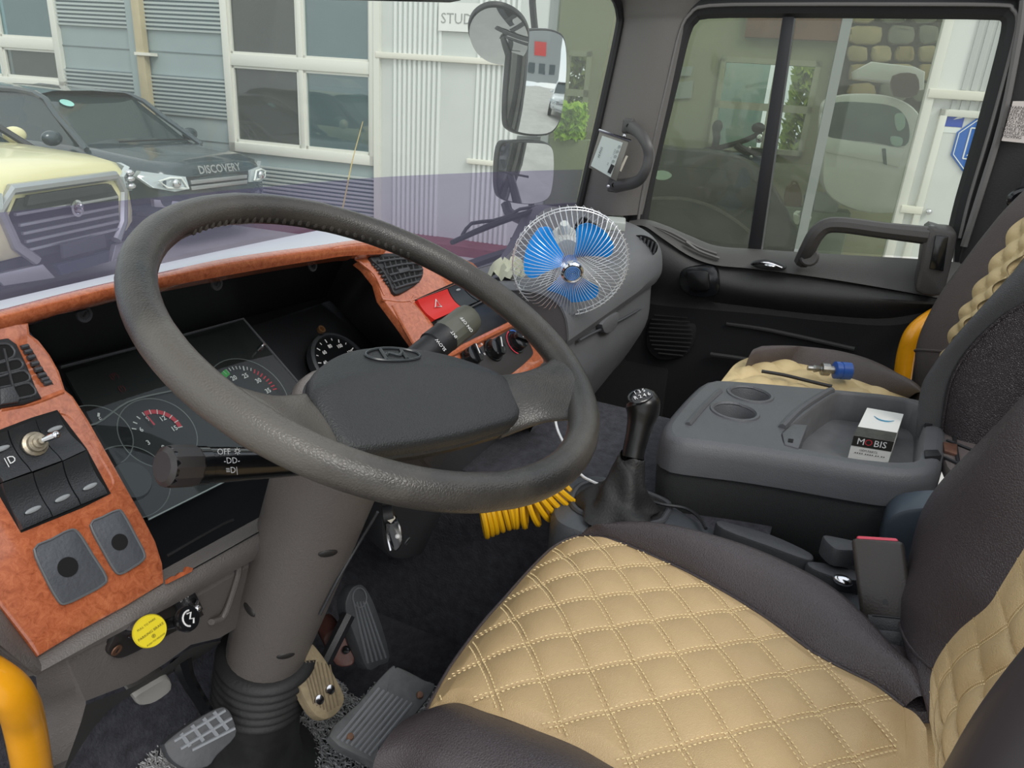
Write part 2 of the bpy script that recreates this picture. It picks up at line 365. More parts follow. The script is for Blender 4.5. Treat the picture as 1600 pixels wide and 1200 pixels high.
for k in range(8):
    p, q = [FA.loc(cc, R8*.93*math.cos(math.radians(22.5+45*j)), R8*.93*math.sin(math.radians(22.5+45*j)), .002) for j in (k, k+1)]; b.tube([p, q], .006, 4)
b.make('sign_border', m_white, so_)
b = B(); sq = [FA.loc(cc, x, z, .002) for x, z in ((-.16, -.14), (.16, -.14), (.16, .165), (-.16, .165))]
for k in range(4): b.tube([sq[k], sq[(k+1) % 4]], .009, 4)
b.slab([FA.loc(cc, x, z, .003) for x, z in ((-.135, -.11), (.11, -.11), (.11, .10), (.03, .125))], -FA.n*.002); b.make('sign_emblem', m_white, so_)
text('보안', FA.loc(cc, 0, .222, .003), FA.ex, (0, 0, 1), .075, m_white, so_); text('CAPS', FA.loc(cc, 0, -.205, .003), FA.ex, (0, 0, 1), .075, m_white, so_)
st = thing('door_sticker', 'small blue and white sticker on the white gable door', 'sticker', FA.at(1490, 200, .07))
b = B(); cc = FA.at(1491, 187, .07); b.slab([FA.loc(cc, x, z) for x, z in ((-.09, -.07), (.09, -.07), (.09, .07), (-.09, .07))], -FA.n*.003); b.make('sticker_face', mat('sticker_blue', '2f4fae', .5), st)
b = B(); b.slab([FA.loc(cc, x, z, .001) for x, z in ((-.01, .0), (.07, .02), (.08, .06), (.03, .03))], -FA.n*.002); b.make('sticker_mark', m_white, st)
b = B(); b.slab([FA.loc(cc, x, z) for x, z in ((-.09, -.13), (.08, -.13), (.08, -.075), (-.09, -.075))], -FA.n*.003); b.make('sticker_strip', m_white, st)
# ---------------------------------------------------------------- glazed bay and the room behind it
bay = thing('window_5', None, None, fp((aW+aB)/2, zG), kind='structure')
m_alu = mat('aluminium_grey', '8d938f', .4, .3)
b = B()
for q in ((fab(866, 30)[0]-.05, fab(866, 30)[0]+.05, zG, zT+.5), (fab(1322, 40)[0]-.05, fab(1322, 40)[0]+.05, zG, zT+.8)): frect(b, *q, .04, .1)
frect(b, aW, aB, zG, zG+.1, .04, .1)
b.make('bay_frame', m_alu, bay)
m_bay = glass('bay_glass', 'e6eae2', .03, 'a9b09c', .04)
e1, e2 = fab(866, 30)[0], fab(1322, 40)[0]
for q in ((e1, (e1+e2)/2), ((e1+e2)/2, e2), (e2, aB)):
    b = B(); frect(b, q[0], q[1], zG+.1, zT+.8, 0, .01); b.make('pane', m_bay, bay)
D1 = 2.6; FB = FA.off(-D1)
def gb(x, y): return fab(x, y, 0, FB)
m_olive = mat('olive_wall', '9b9b84', .9, var=.06, vscale=1)
wA = (gb(884, 80)[0], gb(926, 80)[0], gb(900, 212)[1], gb(900, 80)[1]); wB = (gb(1128, 90)[0], gb(1285, 90)[0], gb(1200, 240)[1], gb(1200, 92)[1])
b = B(); holes(b, gb(840, 100)[0], gb(1480, 100)[0], zG, 1.45, [wA, wB], 0, .15, FB); b.make('wall_back_bay', m_olive, kind='structure')
for nm, W, am, zm in (('window_6', wA, None, gb(900, 145)[1]), ('window_7', wB, gb(1213, 150)[0], gb(1200, 168)[1])):
    r = thing(nm, None, None, fp((W[0]+W[1])/2, W[2], 0, FB), kind='structure'); b = B(); t = .07
    for q in ((W[0], W[1], W[2], W[2]+t), (W[0], W[1], W[3]-t, W[3]), (W[0], W[0]+t, W[2], W[3]), (W[1]-t, W[1], W[2], W[3]), (W[0], W[1], zm-.05, zm+.05)): frect(b, *q, .05, .15, FB)
    if am: frect(b, am-.09, am+.09, W[2], W[3], .05, .15, FB)
    b.make('window_frame', mat('frame_olive', 'a5a691', .6), r)
FC = FA.off(-D1-1.2)
m_leafy = mat('hedge_leaf', '8fae3c', .6, col2='b6c95c', vscale=12)
def foliage(name, P, pxs, m, label, n, s, seed):
    rr = random.Random(seed); a0, z0 = fab(pxs[0], pxs[3], 0, P); a1, z1 = fab(pxs[2], pxs[1], 0, P); b = B(); z0 = -H+.02 if name != 'leafy_shrub' else z0
    for i in range(n):
        c = fp(a0+(a1-a0)*rr.random(), z0+(z1-z0)*rr.random(), rr.uniform(-.15, .25), P); ax = V((rr.gauss(0, 1), rr.gauss(0, 1), rr.gauss(0, 1))).normalized(); q = ax.orthogonal().normalized()*s*rr.uniform(.6, 1.2); k = ax*s*.4*rr.uniform(.6, 1.3)
        b.add([c-q, c+k, c+q, c-k], [(0, 1, 2, 3)])
    o = b.make(name, m, smooth=0); tag(o, label, 'hedge' if 'hedge' in name else 'shrub'); o['kind'] = 'stuff'; return o
foliage('hedge_foliage', FC, (1200, 60, 1330, 330), m_leafy, 'yellow-green hedge seen through the far window of the bay', 2600, .11, 3)
foliage('hedge_foliage', FC, (870, 60, 940, 230), mat('hedge_dull', '6f8048', .7, col2='93a05c', vscale=9), 'dull green hedge seen through the small far window behind the tall mirror', 1500, .11, 5)
foliage('leafy_shrub', FA.off(-1.0), (872, 163, 916, 214), mat('shrub_bright', '9fd32e', .5, col2='d0ea5a', vscale=14), 'bright lime green shrub beside the tall mirror', 900, .07, 9)
_q0, _q1 = fab(864, 214, 0, FA.off(-1.0)), fab(924, 214, 0, FA.off(-1.0)); b = B(); frect(b, _q0[0], _q1[0], -H, _q0[1], .2, .4, FA.off(-1.0), .02); tag(b.make('planter_box', mat('planter_olive', 'a9ab98', .8)), 'tall olive-grey planter under the lime green shrub', 'planter')
b = B(); frect(b, fab(1100, 90, 0, FC)[0], fab(1207, 90, 0, FC)[0], -H, fab(1150, 60, 0, FC)[1], .3, .1, FC); tag(b.make('banner_sheet', mat('banner_cyan', '9fd8d8', .6, col2='d5e6e4', vscale=1.4)), 'pale turquoise sheet seen through the left half of the far window', 'banner')
b = B(); frect(b, gb(1170, 20)[0], gb(1318, 20)[0], gb(1240, 62)[1], 1.4, .1, .1, FB); b.make('wall_red_panel', mat('redbrown_wall', '7a5444', .85, var=.2, vscale=2), kind='structure')
sw = thing('wall_stone_reflected', None, None, fp(gb(1390, 100)[0], gb(1390, 140)[1], .2, FB), kind='structure')  # stone wall mirrored in the bay glass, modelled as solid stones behind it
b = B(); frect(b, gb(1322, 50)[0], gb(1480, 50)[0], gb(1390, 170)[1], 1.45, .12, .12, FB); b.make('mortar_bed', mat('mortar', '4c4a3e', .9), sw)
m_st = [mat('stone_tan', '9b8a64', .85, var=.15, vscale=4), mat('stone_buff', 'a89a78', .85, var=.15, vscale=5), mat('stone_grey', '7d7c70', .85, var=.15, vscale=5)]
rr = random.Random(8); rows = [(-5, 38, 3), (38, 70, 3), (70, 98, 4), (98, 128, 3), (128, 160, 3)]
for k, (y0, y1, n) in enumerate(rows):
    xs = [1322+(1470-1322)*(i+(.25 if k % 2 and 0 < i < n else 0))/n for i in range(n+1)]
    for i in range(n):
        x0, x1 = xs[i]+2, xs[i+1]-2; cx_, cy_ = (x0+x1)/2, (y0+y1)/2; P = []
        for q in range(10):
            t = 2*math.pi*q/10; ex_ = math.copysign(abs(math.cos(t))**.55, math.cos(t)); ey_ = math.copysign(abs(math.sin(t))**.55, math.sin(t))
            P.append(FB.at(cx_+ex_*(x1-x0)/2*rr.uniform(.9, 1.02), cy_-ey_*(y1-y0)/2*rr.uniform(.86, 1.0), .2+rr.uniform(-.02, .02)))
        b = B(); b.slab(P, -FB.n*.1, .035); b.make('stone', m_st[rr.randrange(3)], sw)
# white van reflected in the bay glass, built as a solid behind it
FV = FA.off(-.9)
van = thing('bay_reflected_van', 'white van reflected in the right pane of the glazed bay, modelled behind it', 'van', FV.at(1370, 320))
m_van = mat('van_white', 'f2eff0', .35, coat=.4); m_vg = mat('van_glass', '5a6a69', .15, var=.2, vscale=3)
b = B(); b.slab(FV.pts(c2([(1288, 175), (1300, 152), (1340, 146), (1390, 150), (1428, 168), (1445, 200), (1436, 235), (1420, 290), (1410, 330), (1340, 330), (1290, 300), (1286, 240)], 4, True)), -FV.n*1.1, .05); b.make('body', m_van, van)
b = B(); b.slab(FV.pts(c2([(1300, 162), (1350, 160), (1400, 168), (1420, 195), (1414, 228), (1360, 222), (1296, 214), (1292, 190)], 4, True), .02), -FV.n*.03, .01); b.make('windscreen', m_vg, van)
b = B(); b.slab(FV.pts([(1340, 108), (1362, 96), (1430, 104), (1446, 112), (1444, 140), (1400, 128), (1342, 120)], -.2), -FV.n*.8, .03); b.make('roof', m_van, van)
b = B(); b.slab(FV.pts([(1290, 214), (1414, 232), (1404, 262), (1378, 254), (1290, 238)], .03), -FV.n*.03, .01); b.make('bonnet_panel', m_van, van)
b = B(); b.slab(FV.pts([(1378, 232), (1384, 232), (1386, 258), (1380, 256)], .036), -FV.n*.02); b.make('panel_gap', m_vg, van)
b = B(); b.slab(FV.pts(c2([(1398, 180), (1412, 178), (1414, 198), (1402, 204)], 3, True), .035), -FV.n*.02, .004); b.slab(FV.pts(c2([(1392, 213), (1410, 216), (1408, 228), (1394, 226)], 3, True), .035), -FV.n*.02, .004); b.make('lamp', mat('lamp_pale', 'a9c4bb', .3), van)
b = B(); b.slab(FV.pts(c2([(1396, 118), (1432, 116), (1434, 148), (1398, 150)], 3, True), .1), -FV.n*.1, .02); tag(b.make('hanging_lamp_box', mat('dusky_red', '5a423c', .5, var=.3)), 'dark brown square lamp box hanging before the stone wall', 'lamp')
# reflection of a dark car low in the bay, given shape behind the glass
FD = FA.off(-.55)
dk = thing('bay_reflected_car', 'dark car with a pale oval sticker reflected in the left bay pane, modelled behind it', 'car', FD.at(1120, 390))
m_dk = mat('dark_car_paint', '1b1d20', .3, coat=.3); m_dg = mat('dark_car_glass', '15191b', .12)
b = B(); b.slab(FD.pts(c2([(975, 238), (1060, 233), (1130, 240), (1185, 262), (1212, 300), (1238, 350), (1252, 400), (1100, 410), (970, 400)], 4, True)), -FD.n*.5, .05); b.make('body', m_dk, dk)
b = B(); b.slab(FD.pts(c2([(985, 262), (1080, 262), (1160, 272), (1190, 300), (1196, 330), (1130, 322), (1060, 306), (985, 306)], 4, True), .015), -FD.n*.02, .008); b.make('windscreen', m_dg, dk)
b = B(); b.slab(FD.pts(c2([(1024, 268), (1040, 267), (1050, 274), (1040, 281), (1024, 279)], 3, True), .02), -FD.n*.01); b.make('oval_sticker', mat('pale_sticker', 'b8cdc6', .5), dk)
b = B(); b.tube(FD.pts([(985, 312), (1060, 310), (1110, 322), (1150, 345), (1175, 365)], .02), .02, 5, n=3); b.make('wiper', mat('tail_grey', '5f5a5c', .5), dk)
b = B(); b.slab(FD.pts(c2([(1240, 332), (1256, 330), (1268, 338), (1262, 350), (1242, 350)], 3, True), .2), -FD.n*.05, .01); b.make('mirror', m_chrome, dk)
# motorcycle
FM = FA.off(-1.7)
mb = thing('motorcycle', 'black and blue motorcycle under the far window of the glazed bay', 'motorcycle', FM.at(1150, 330))
b = B(); b.tube(FM.pts([(1098, 235), (1118, 232), (1150, 224), (1172, 216), (1190, 206)], 0), .035, 8, n=3); b.tube(FM.pts([(1118, 196), (1120, 215), (1116, 235)], 0), .05, 8); b.tube(FM.pts([(1150, 226), (1165, 236), (1195, 238)], .05), .05, 8, n=2); b.ell(FM.at(1185, 200), .09, .09, .07); b.ell(FM.at(1121, 198), .07, .07, .09); b.make('handlebar', m_rubber, mb)
b = B(); b.slab(FM.pts(c2([(1108, 236), (1130, 240), (1195, 250), (1195, 330), (1150, 325), (1120, 290)], 4, True), .0), -FM.n*.3, .03); b.make('fairing', mat('moto_blue', '23406e', .3, coat=.5), mb)
b = B(); b.slab(FM.pts(c2([(1112, 280), (1124, 262), (1132, 268), (1130, 290), (1114, 302)], 3, True), .12), -FM.n*.03, .01); b.make('windshield', mat('moto_grey', '8f9b98', .3), mb)
b = B(); b.slab(FM.pts([(1104, 249), (1146, 254), (1180, 264), (1176, 267), (1140, 262), (1102, 256)], .12), -FM.n*.02); b.make('white_stripe', m_white, mb)
for wx in (1120, 1190):
    q = FM.at(wx, 330); b = B(); b.lathe([(.18, -.05), (.28, -.05), (.31, 0), (.28, .05), (.18, .05)], V((q.x, q.y, -H+.31)), FM.n, 24); b.make('wheel', m_rubber, mb)
b = B(); b.ell(FM.at(1187, 216, .1), .05, .05, .06); b.ell(FM.at(1172, 231, .1), .05, .03, .03); b.ell(FM.at(1174, 245, .1), .05, .03, .03); b.make('mirror', m_chrome, mb)
bn = fab(1224, 326, 0, FM), fab(1330, 326, 0, FM); b = B(); frect(b, bn[0][0], bn[1][0], -H, fab(1270, 326, 0, FM)[1], .1, .5, FM, .02); tag(b.make('low_bench', mat('bench_greygreen', '8b9588', .7)), 'low grey-green bench in the bay under the brown bag', 'bench')
b = B(); b.slab(FM.pts(c2([(1228, 296), (1236, 290), (1250, 292), (1252, 322), (1226, 324)], 2, True)), -FM.n*.2, .02); b.tube(FM.pts([(1234, 292), (1238, 284), (1244, 284), (1247, 292)]), .015, 5, n=2); tag(b.make('handled_bag', mat('bag_brown', '7d5f49', .7)), 'brown handled bag on the bay floor right of the motorcycle', 'bag')
b = B(); b.tube(FM.pts([(1268, 328), (1268, 305), (1270, 298)]), [.1, .1, .04], 10); tag(b.make('blue_canister', mat('canister_blue', '3a4666', .4)), 'dark blue canister beside the brown bag in the bay', 'canister')
b = B(); b.rbox(FM.at(1290, 318), .16, .1, .14, (FM.ex, FM.n, V((0, 0, 1))), .03); tag(b.make('pale_tub', mat('tub_pale', '9fa5a4', .5)), 'pale grey plastic tub between the canister and the white van', 'tub')
for i, (y0, y1) in enumerate(((103, 120), (126, 155))):
    b = B(); b.slab(FB.pts([(1053, y0+3), (1084, y0), (1080, y1-2), (1048, y1)], .03), -FB.n*.01); b2 = tag(b.make('paper_notice', mat('paper_bluish', '9ba3a0', .8)), ['pale paper notice on the olive wall, the upper of two', 'pale paper notice on the olive wall, the lower of two'][i], 'notice', 'paper notices on the olive wall')
# ---------------------------------------------------------------- parked cars
def _grp(o, g): o['group'] = g; return o
def suv(name, label, cx, cy, ang, sc_, paint, style):
    a = math.radians(ang); ca, sa = math.cos(a)*sc_, math.sin(a)*sc_
    def L(x, y, z): return V((cx+x*ca-y*sa, cy+x*sa+y*ca, z*sc_-H))
    r = thing(name, label, 'car', L(0, 2, 0))
    hw = .96; m_g = mat('car_glass', '2c3a3b', .08, spec=.8); m_pl = mat('car_black', '232629', .45); m_sil = mat('car_silver', 'b4b6b8', .3, .7)
    st = [(0, .62, .80, .70), (.03, .5, .93, .84), (.12, .45, 1.0, .91), (.35, .4, 1.04, .96), (1.1, .38, 1.1, 1.0), (1.3, .38, 1.12, 1.0), (3.9, .38, 1.14, 1.0), (4.45, .4, 1.12, .96), (4.6, .5, 1.0, .9)]
    if style == 0: st = [(0, .55, .98, .80), (.02, .45, 1.06, .9), (.1, .42, 1.12, .95), (.35, .4, 1.16, .98), (1.1, .38, 1.2, 1.0), (1.3, .38, 1.2, 1.0), (3.9, .38, 1.2, 1.0), (4.45, .4, 1.15, .96), (4.6, .5, 1.0, .9)]
    def prof(y, zb, zt, w):
        W = w*hw; h = zt-zb
        half = [(W*.86, zb), (W*.98, zb+.08), (W, zb+h*.3), (W*.985, zb+h*.6), (W*.97, zb+h*.8), (W*.9, zt-.025), (W*.8, zt), (W*.4, zt+.035)]
        return [L(x, y, z) for x, z in half]+[L(0, y, zt+.045)]+[L(-x, y, z) for x, z in reversed(half)]
    b = B(); P = [prof(*s) for s in st]; b.loft(P, True, True); b.make('body', paint, r, smooth=50)
    b = B(); zb = 1.1 if style else 1.17; zr = 1.62 if style else 1.7
    F = [(.84, 1.15), (.70, 1.95), (.70, 3.9), (.8, 4.5)]
    yb = [(.80, 1.2, zb), (.66, 1.98, zr), (.64, 3.9, zr-.02), (.78, 4.5, zb)]
    rl = [L(-x, y, z) for x, y, z in yb]; rr_ = [L(x, y, z) for x, y, z in yb]; mid = L(0, 1.02, zb+.03)
    lo = [L(-.86, 1.2, zb-.03), L(-.86, 4.5, zb-.03), L(.86, 4.5, zb-.03), L(.86, 1.2, zb-.03)]
    b.add([rl[0], rl[1], rr_[1], rr_[0], mid], [(4, 0, 1, 2, 3)]); b.make('windscreen', m_g, r, smooth=0)
    b = B(); b.add([rl[0], rl[1], rl[2], rl[3], lo[0], lo[1]], [(0, 1, 2, 3, 5, 4)]); b.add([rr_[0], rr_[1], rr_[2], rr_[3], lo[3], lo[2]], [(0, 4, 5, 3, 2, 1)]); b.add([rl[2], rr_[2], rr_[3], rl[3]], [(0, 1, 2, 3)])
    b.make('side_glass', m_g, r, smooth=0)
    b = B(); rb = [[L(-.68, 1.93, zr-.01), L(-.5, 1.9, zr+.035), L(0, 1.88, zr+.05), L(.5, 1.9, zr+.035), L(.68, 1.93, zr-.01)], [L(-.7, 2.6, zr), L(-.5, 2.6, zr+.06), L(0, 2.6, zr+.075), L(.5, 2.6, zr+.06), L(.7, 2.6, zr)], [L(-.68, 3.95, zr-.02), L(-.5, 3.95, zr+.03), L(0, 3.95, zr+.04), L(.5, 3.95, zr+.03), L(.68, 3.95, zr-.02)]]
    b.loft(rb, closed=False); b.make('roof', paint, r)
    b = B()
    for sx in (-1, 1):
        b.tube([L(sx*.87, 1.05, zb-.02), L(sx*.76, 1.55, zb+(zr-zb)*.55), L(sx*.68, 1.98, zr), L(sx*.68, 3.0, zr+.01), L(sx*.67, 3.9, zr-.02), L(sx*.8, 4.5, zb)], .035*sc_, 6, n=3)
        b.tube([L(sx*.69, 2.75, zr-.01), L(sx*.84, 2.85, zb-.02)], .03*sc_, 6)
    b.make('pillar', paint if style else m_pl, r)
    for sx in (-1, 1):
        for y in (.95, 3.65):
            b = B(); c = L(sx*.9, y, .36); ax = L(sx*1, y, .36)-L(0, y, .36)
            b.lathe([(.05, .11), (.22, .11), (.25, .12), (.34, .11), (.36, .05), (.36, -.12), (.05, -.12)], c, ax*1, 28); b.make('wheel', m_rubber, r)
        for y in (.95, 3.65): b = B(); b.lathe([(.44, .035), (.39, .04)], L(sx*.93, y, .4), L(sx, y, .4)-L(0, y, .4), 24); b.make('wheel_arch', m_pl, r)
        b = B(); b.ell(L(sx*1.02, 1.38, zb+.08), .12*sc_, .07*sc_, .085*sc_); b.make('mirror', paint, r)
    def fr(pts, out=.02, th=.04, bev=.006): return [L(x, -out+abs(x)**2*.12, z) for x, z in pts], L(0, th, 0)-L(0, 0, 0), bev
    def fslab(nm, pts, m, out=.02, th=.05, bev=.006):
        b = B(); q = fr(pts, out, th, bev); b.slab(*q); return b.make(nm, m, r)
    if style == 1:                                            # dark estate
        fslab('grille', [(-.48, .70), (.48, .70), (.52, .86), (-.52, .86)], m_pl, .03, .1)
        for z in (.735, .80):
            b = B(); q = fr([(-.46, z-.022), (.46, z-.022), (.47, z+.022), (-.47, z+.022)], .05); b.slab(*q); b.make('grille_bar', m_sil, r)
        fslab('lower_intake', [(-.7, .5), (.7, .5), (.6, .66), (-.6, .66)], m_pl, .03, .1)
        fslab('skid_plate', [(-.55, .38), (.55, .38), (.6, .47), (-.6, .47)], m_sil, .03, .1)
        for sx in (-1, 1):
            b = B(); b.slab([L(sx*x, y-.05, z) for x, y, z in ((.5, .02, .73), (.54, .02, .87), (.74, .06, .90), (.97, .22, .94), (.99, .26, .88), (.93, .10, .77), (.72, .02, .72))], L(0, .06, 0)-L(0, 0, 0), .006); h = b.make('headlight', mat('lens_clear', 'b9c2c4', .1, .2), r)
            b = B(); b.tube([L(sx*x, y-.06, z) for x, y, z in ((.55, .0, .75), (.62, .02, .86), (.75, .05, .87), (.87, .09, .84), (.80, .05, .77), (.6, .01, .75))], .012*sc_, 6, closed=True); b.make('light_ring', m_white, h)
            b = B(); b.ell(L(sx*.7, -.05, .81), .055*sc_, .03*sc_, .05*sc_); b.make('projector', m_chrome, h)
            b = B(); b.slab([L(sx*x, y, z) for x, y, z in ((.62, -.03, .52), (.9, .1, .56), (.9, .1, .64), (.62, -.03, .6))], L(0, .05, 0)-L(0, 0, 0), .005); b.make('fog_light', m_sil, r)
        text('DISCOVERY', L(0, -.03, .925), L(1, 0, 0)-L(0, 0, 0), L(0, .35, 1)-L(0, 0, 0), .13*sc_, m_sil, r, bold=.02)
        b = B(); b.slab([L(-.42+.085*math.cos(t*.5236), 1.2+.78*(.80+.07*math.sin(t*.5236))-.012, zb+(zr-zb)*(.80+.07*math.sin(t*.5236))+.012) for t in range(12)], L(0, .003, 0)-L(0, 0, 0)); b.make('oval_sticker', mat('mint_sticker', '9fdcd2', .5), r)
        b = B(); b.tube([L(-.45, 1.02, 1.155), L(.1, .98, 1.165), L(.6, 1.04, 1.15)], .012*sc_, 5, n=3); b.make('wiper', m_pl, r)
    else:                                                     # cream utility
        fslab('grille', [(-.60, .50), (-.44, .42), (.44, .42), (.60, .50), (.66, .80), (.56, .92), (-.56, .92), (-.66, .80)], m_pl, .06, .15)
        b = B(); ol = [(-.50, .40), (-.66, .55), (-.74, .84), (-.62, 1.0), (.62, 1.0), (.74, .84), (.66, .55), (.50, .40)]
        b.tube([L(x, -.07+x*x*.12, z) for x, z in ol], .045*sc_, 8); b.make('grille_surround', m_sil, r)
        b = B(); q = fr([(-.52, .86), (.52, .86), (.48, .94), (-.48, .94)], .09); b.slab(*q); b.make('upper_slot', m_pl, r)
        for z in (.80, .71, .64, .57, .50):
            b = B(); q = fr([(-.62+.2*(.8-z), z-.012), (.62-.2*(.8-z), z-.012), (.62-.2*(.8-z), z+.012), (-.62+.2*(.8-z), z+.012)], .085, .03); b.slab(*q); b.make('grille_bar', m_sil, r)
        b = B(); b.lathe([(.065, .0), (.075, .02), (.055, .025), (.045, .0)], L(0, -.07, .775), L(0, -1, 0)-L(0, 0, 0), 20); b.make('emblem', m_chrome, r)
        for dz in (-.05, .05):
            b = B(); q = fr([(-.05, .775+dz*.3), (.05, .775+dz), (.0, .775+dz*.3)], .1, .01, 0); b.slab(*q); b.make('emblem_wing', m_chrome, r)
        fslab('number_plate', [(-.27, .38), (.27, .38), (.27, .50), (-.27, .50)], mat('plate_dark', '3c3e44', .6, bump=.5, bscale=40), .12, .03)
        fslab('bumper', [(-.9, .2), (.9, .2), (.95, .42), (-.95, .42)], m_pl, .04, .2)
        fslab('lower_intake', [(-.3, .23), (.3, .23), (.34, .33), (-.34, .33)], mat('intake_mesh', '2c3444', .5), .1, .05)
        for sx in (-1, 1):
            b = B(); b.slab([L(sx*x, y, z) for x, y, z in ((.36, -.07, .22), (.8, .03, .24), (.86, .05, .34), (.46, -.06, .36))], L(0, .05, 0)-L(0, 0, 0), .006); b.make('bumper_insert', m_sil, r)
            b = B(); b.slab([L(sx*x, y, z) for x, y, z in ((.74, -.04, .84), (.72, -.04, .98), (.88, .0, 1.06), (.97, .15, 1.08), (.98, .2, .9), (.94, .04, .82))], L(0, .06, 0)-L(0, 0, 0), .008); h = b.make('headlight', mat('lens_clear', 'b9c2c4', .1, .2), r)
            for z in (.88, .95, 1.01):
                b = B(); b.ell(L(sx*.84, -.02, z), .05*sc_, .04*sc_, .03*sc_); b.make('projector', m_chrome, h)
            b = B(); b.slab([L(sx*x, y, z) for x, y, z in ((.80, .03, .5), (.92, .13, .52), (.93, .15, .78), (.82, .05, .72))], L(0, .05, 0)-L(0, 0, 0), .006); b.make('fog_panel', m_sil, r)
    return r
m_cream = mat('cream_paint', 'e6dfae', .3, coat=.6); m_navy = mat('dark_paint', '39464c', .22, coat=.8, metal=.2)
suv('cream_suv', 'cream car with a broad barred grille, nearest the windscreen on the left', 4.38, 6.41, 15, 1.0, m_cream, 0)
suv('dark_suv', 'dark grey-green estate car with a lettered bonnet beyond the cream car', 6.71, 7.0, 3.6, 1.0, m_navy, 1)
# window reflection of a dark car and orange roof, modelled behind the panes
rc = suv('pane_reflected_car', 'dark car under an orange board, reflected in the lower right pane of the big window', *(lambda q: (q.x, q.y))(fp(fab(545, 200)[0]-.2, 0, -1.0)), -60, .8, mat('pane_reflected_paint', '34383a', .3, coat=.5), 1) if False else None
FE = FA.off(-.6)
gc = thing('pane_reflected_car', 'dark car under an orange board reflected in the lower right pane, modelled behind it', 'car', FE.at(535, 240))
b = B(); b.slab(FE.pts(c2([(474, 150), (500, 138), (540, 146), (562, 176), (588, 206), (592, 330), (530, 345), (472, 330)], 4, True)), -FE.n*.6, .04); b.make('body', mat('pane_reflected_paint', '6a6a60', .4), gc)
b = B(); b.slab(FE.pts(c2([(478, 156), (505, 148), (532, 156), (550, 182), (562, 200), (478, 196)], 4, True), .02), -FE.n*.03, .01); b.make('side_window', m_dg, gc)
b = B(); b.ell(FE.at(530, 190, .1), .12, .08, .07); b.make('mirror', mat('pane_reflected_mirror', '8c8d80', .4), gc)
b = B(); b.slab(FE.pts([(478, 118), (524, 122), (540, 136), (480, 136)], -.1), -FE.n*.5, .02); tag(b.make('reflected_orange_board', mat('board_orange', 'b98748', .7)), 'orange board above the reflected dark car, modelled behind the lower right pane', 'board')

suv('white_suv', 'white car parked behind the truck, seen in the tall mirror', 5.2, -9.5, 195, .95, mat('white_car_paint', 'dcdfe0', .3, coat=.5), 1)
gbh = thing('gabled_building', 'grey gabled building with a red sign, seen in the tall mirror', 'building', V((6, -48, -H)))
b = B(); b.slab([V((x, -44, z)) for x, z in ((1, -H), (13, -H), (13, 6), (7, 9.5), (1, 6))], V((0, -12, 0))); b.make('building_wall', mat('far_grey', '8e9190', .8), gbh)
b = B(); b.slab([V((x, -43.8, z)) for x, z in ((6, 2.5), (9, 2.5), (9, 4.8), (6, 4.8))], V((0, -.2, 0))); b.make('red_sign', m_red, gbh)
for k in range(4): b = B(); b.slab([V((x, -43.9, z)) for x, z in ((2+k*2.7, -.5), (3.6+k*2.7, -.5), (3.6+k*2.7, 1.2), (2+k*2.7, 1.2))], V((0, -.2, 0))); b.make('window', mat('far_glass', '3b4448', .2), gbh)
foliage('hedge_foliage', Pl((-6, -40, 0), (0, 1, 0), (-1, 0, 0)), (0, 0, 0, 0), m_leafy, 'x', 0, .1, 1) if False else None
# ================================================================ CAB SHELL
CAB = V((1.0, 0, -.92))
def ws(x, z): return .80-.08*(x-1)**2-.115*(z+.3)
def hit_ws(px, py, back=0):
    q = ray(px, py); t = .8
    for _ in range(30): P = q*t; t *= (ws(P.x, P.z)+back)/P.y
    return q*t
XD = 2.0
m_carpet = mat('dark_carpet', '37373d', .95, bump=1, bscale=260, var=.35, vscale=60)
m_hdr = mat('header_black', '1a1a1c', .6)
fl = B(); fl.box((1.0, -.15, -.945), 1.06, 1.0, .025); fl.make('floor', m_carpet, kind='structure')
b = B(); b.grid(20, 8, lambda u, v: V((-.05+u*2.1, .88+.02*math.sin(u*9)-.18*v**2.5, -.43-.51*v)), (0, .03, 0)); b.make('wall_front', m_carpet, kind='structure')
b = B(); b.box((1.0, -1.12, -.2), 1.06, .03, .75); b.make('wall_rear', m_hdr, kind='structure')
# windscreen: dust and glare haze mixed into upper glass, violet reflection tinted in below
m_ws = glass('windscreen_glass', 'eef2ee', .10, 'dfe6e0', .03)
m_refl = glass('violet_reflection', 'bfbccc', .22, 'a5a2bc', .03)
def zt(x):
    L = [hit_ws(0, 332), hit_ws(300, 303), hit_ws(590, 277), hit_ws(905, 265)]
    for i in range(3):
        if x <= L[i+1].x or i == 2:
            t = (x-L[i].x)/(L[i+1].x-L[i].x); return L[i].z+(L[i+1].z-L[i].z)*t
_zt = [zt(-.1+2.07*i/30) for i in range(31)]
win = thing('window_1', None, None, V((1.0, .82, -.3)), kind='structure')
b = B(); b.grid(30, 12, lambda u, v: (lambda x, z: V((x, ws(x, z), z)))(-.1+2.07*u, _zt[round(u*30)]+(.45-_zt[round(u*30)])*v)); b.make('windscreen_pane', m_ws, win)
b = B(); b.grid(30, 4, lambda u, v: (lambda x, z: V((x, ws(x, z), z)))(-.1+2.07*u, -.42+(_zt[round(u*30)]+.42)*v)); b.make('reflection_band', m_refl, win)
b = B(); b.tube([hit_ws(x, y, -.004) for x, y in ((903, 332), (915, 280), (940, 170), (966, 50), (968, 20), (960, -5), (940, -20))], .011, 8, n=4); sz = lambda x: -.262-.135*min(1, max(0, (x-.92)/.25)); b.tube([V((-.1+i*.1, ws(-.1+i*.1, sz(-.1+i*.1))-.006, sz(-.1+i*.1))) for i in range(21)], .008, 6); b.make('windscreen_seal', m_rubber, win)
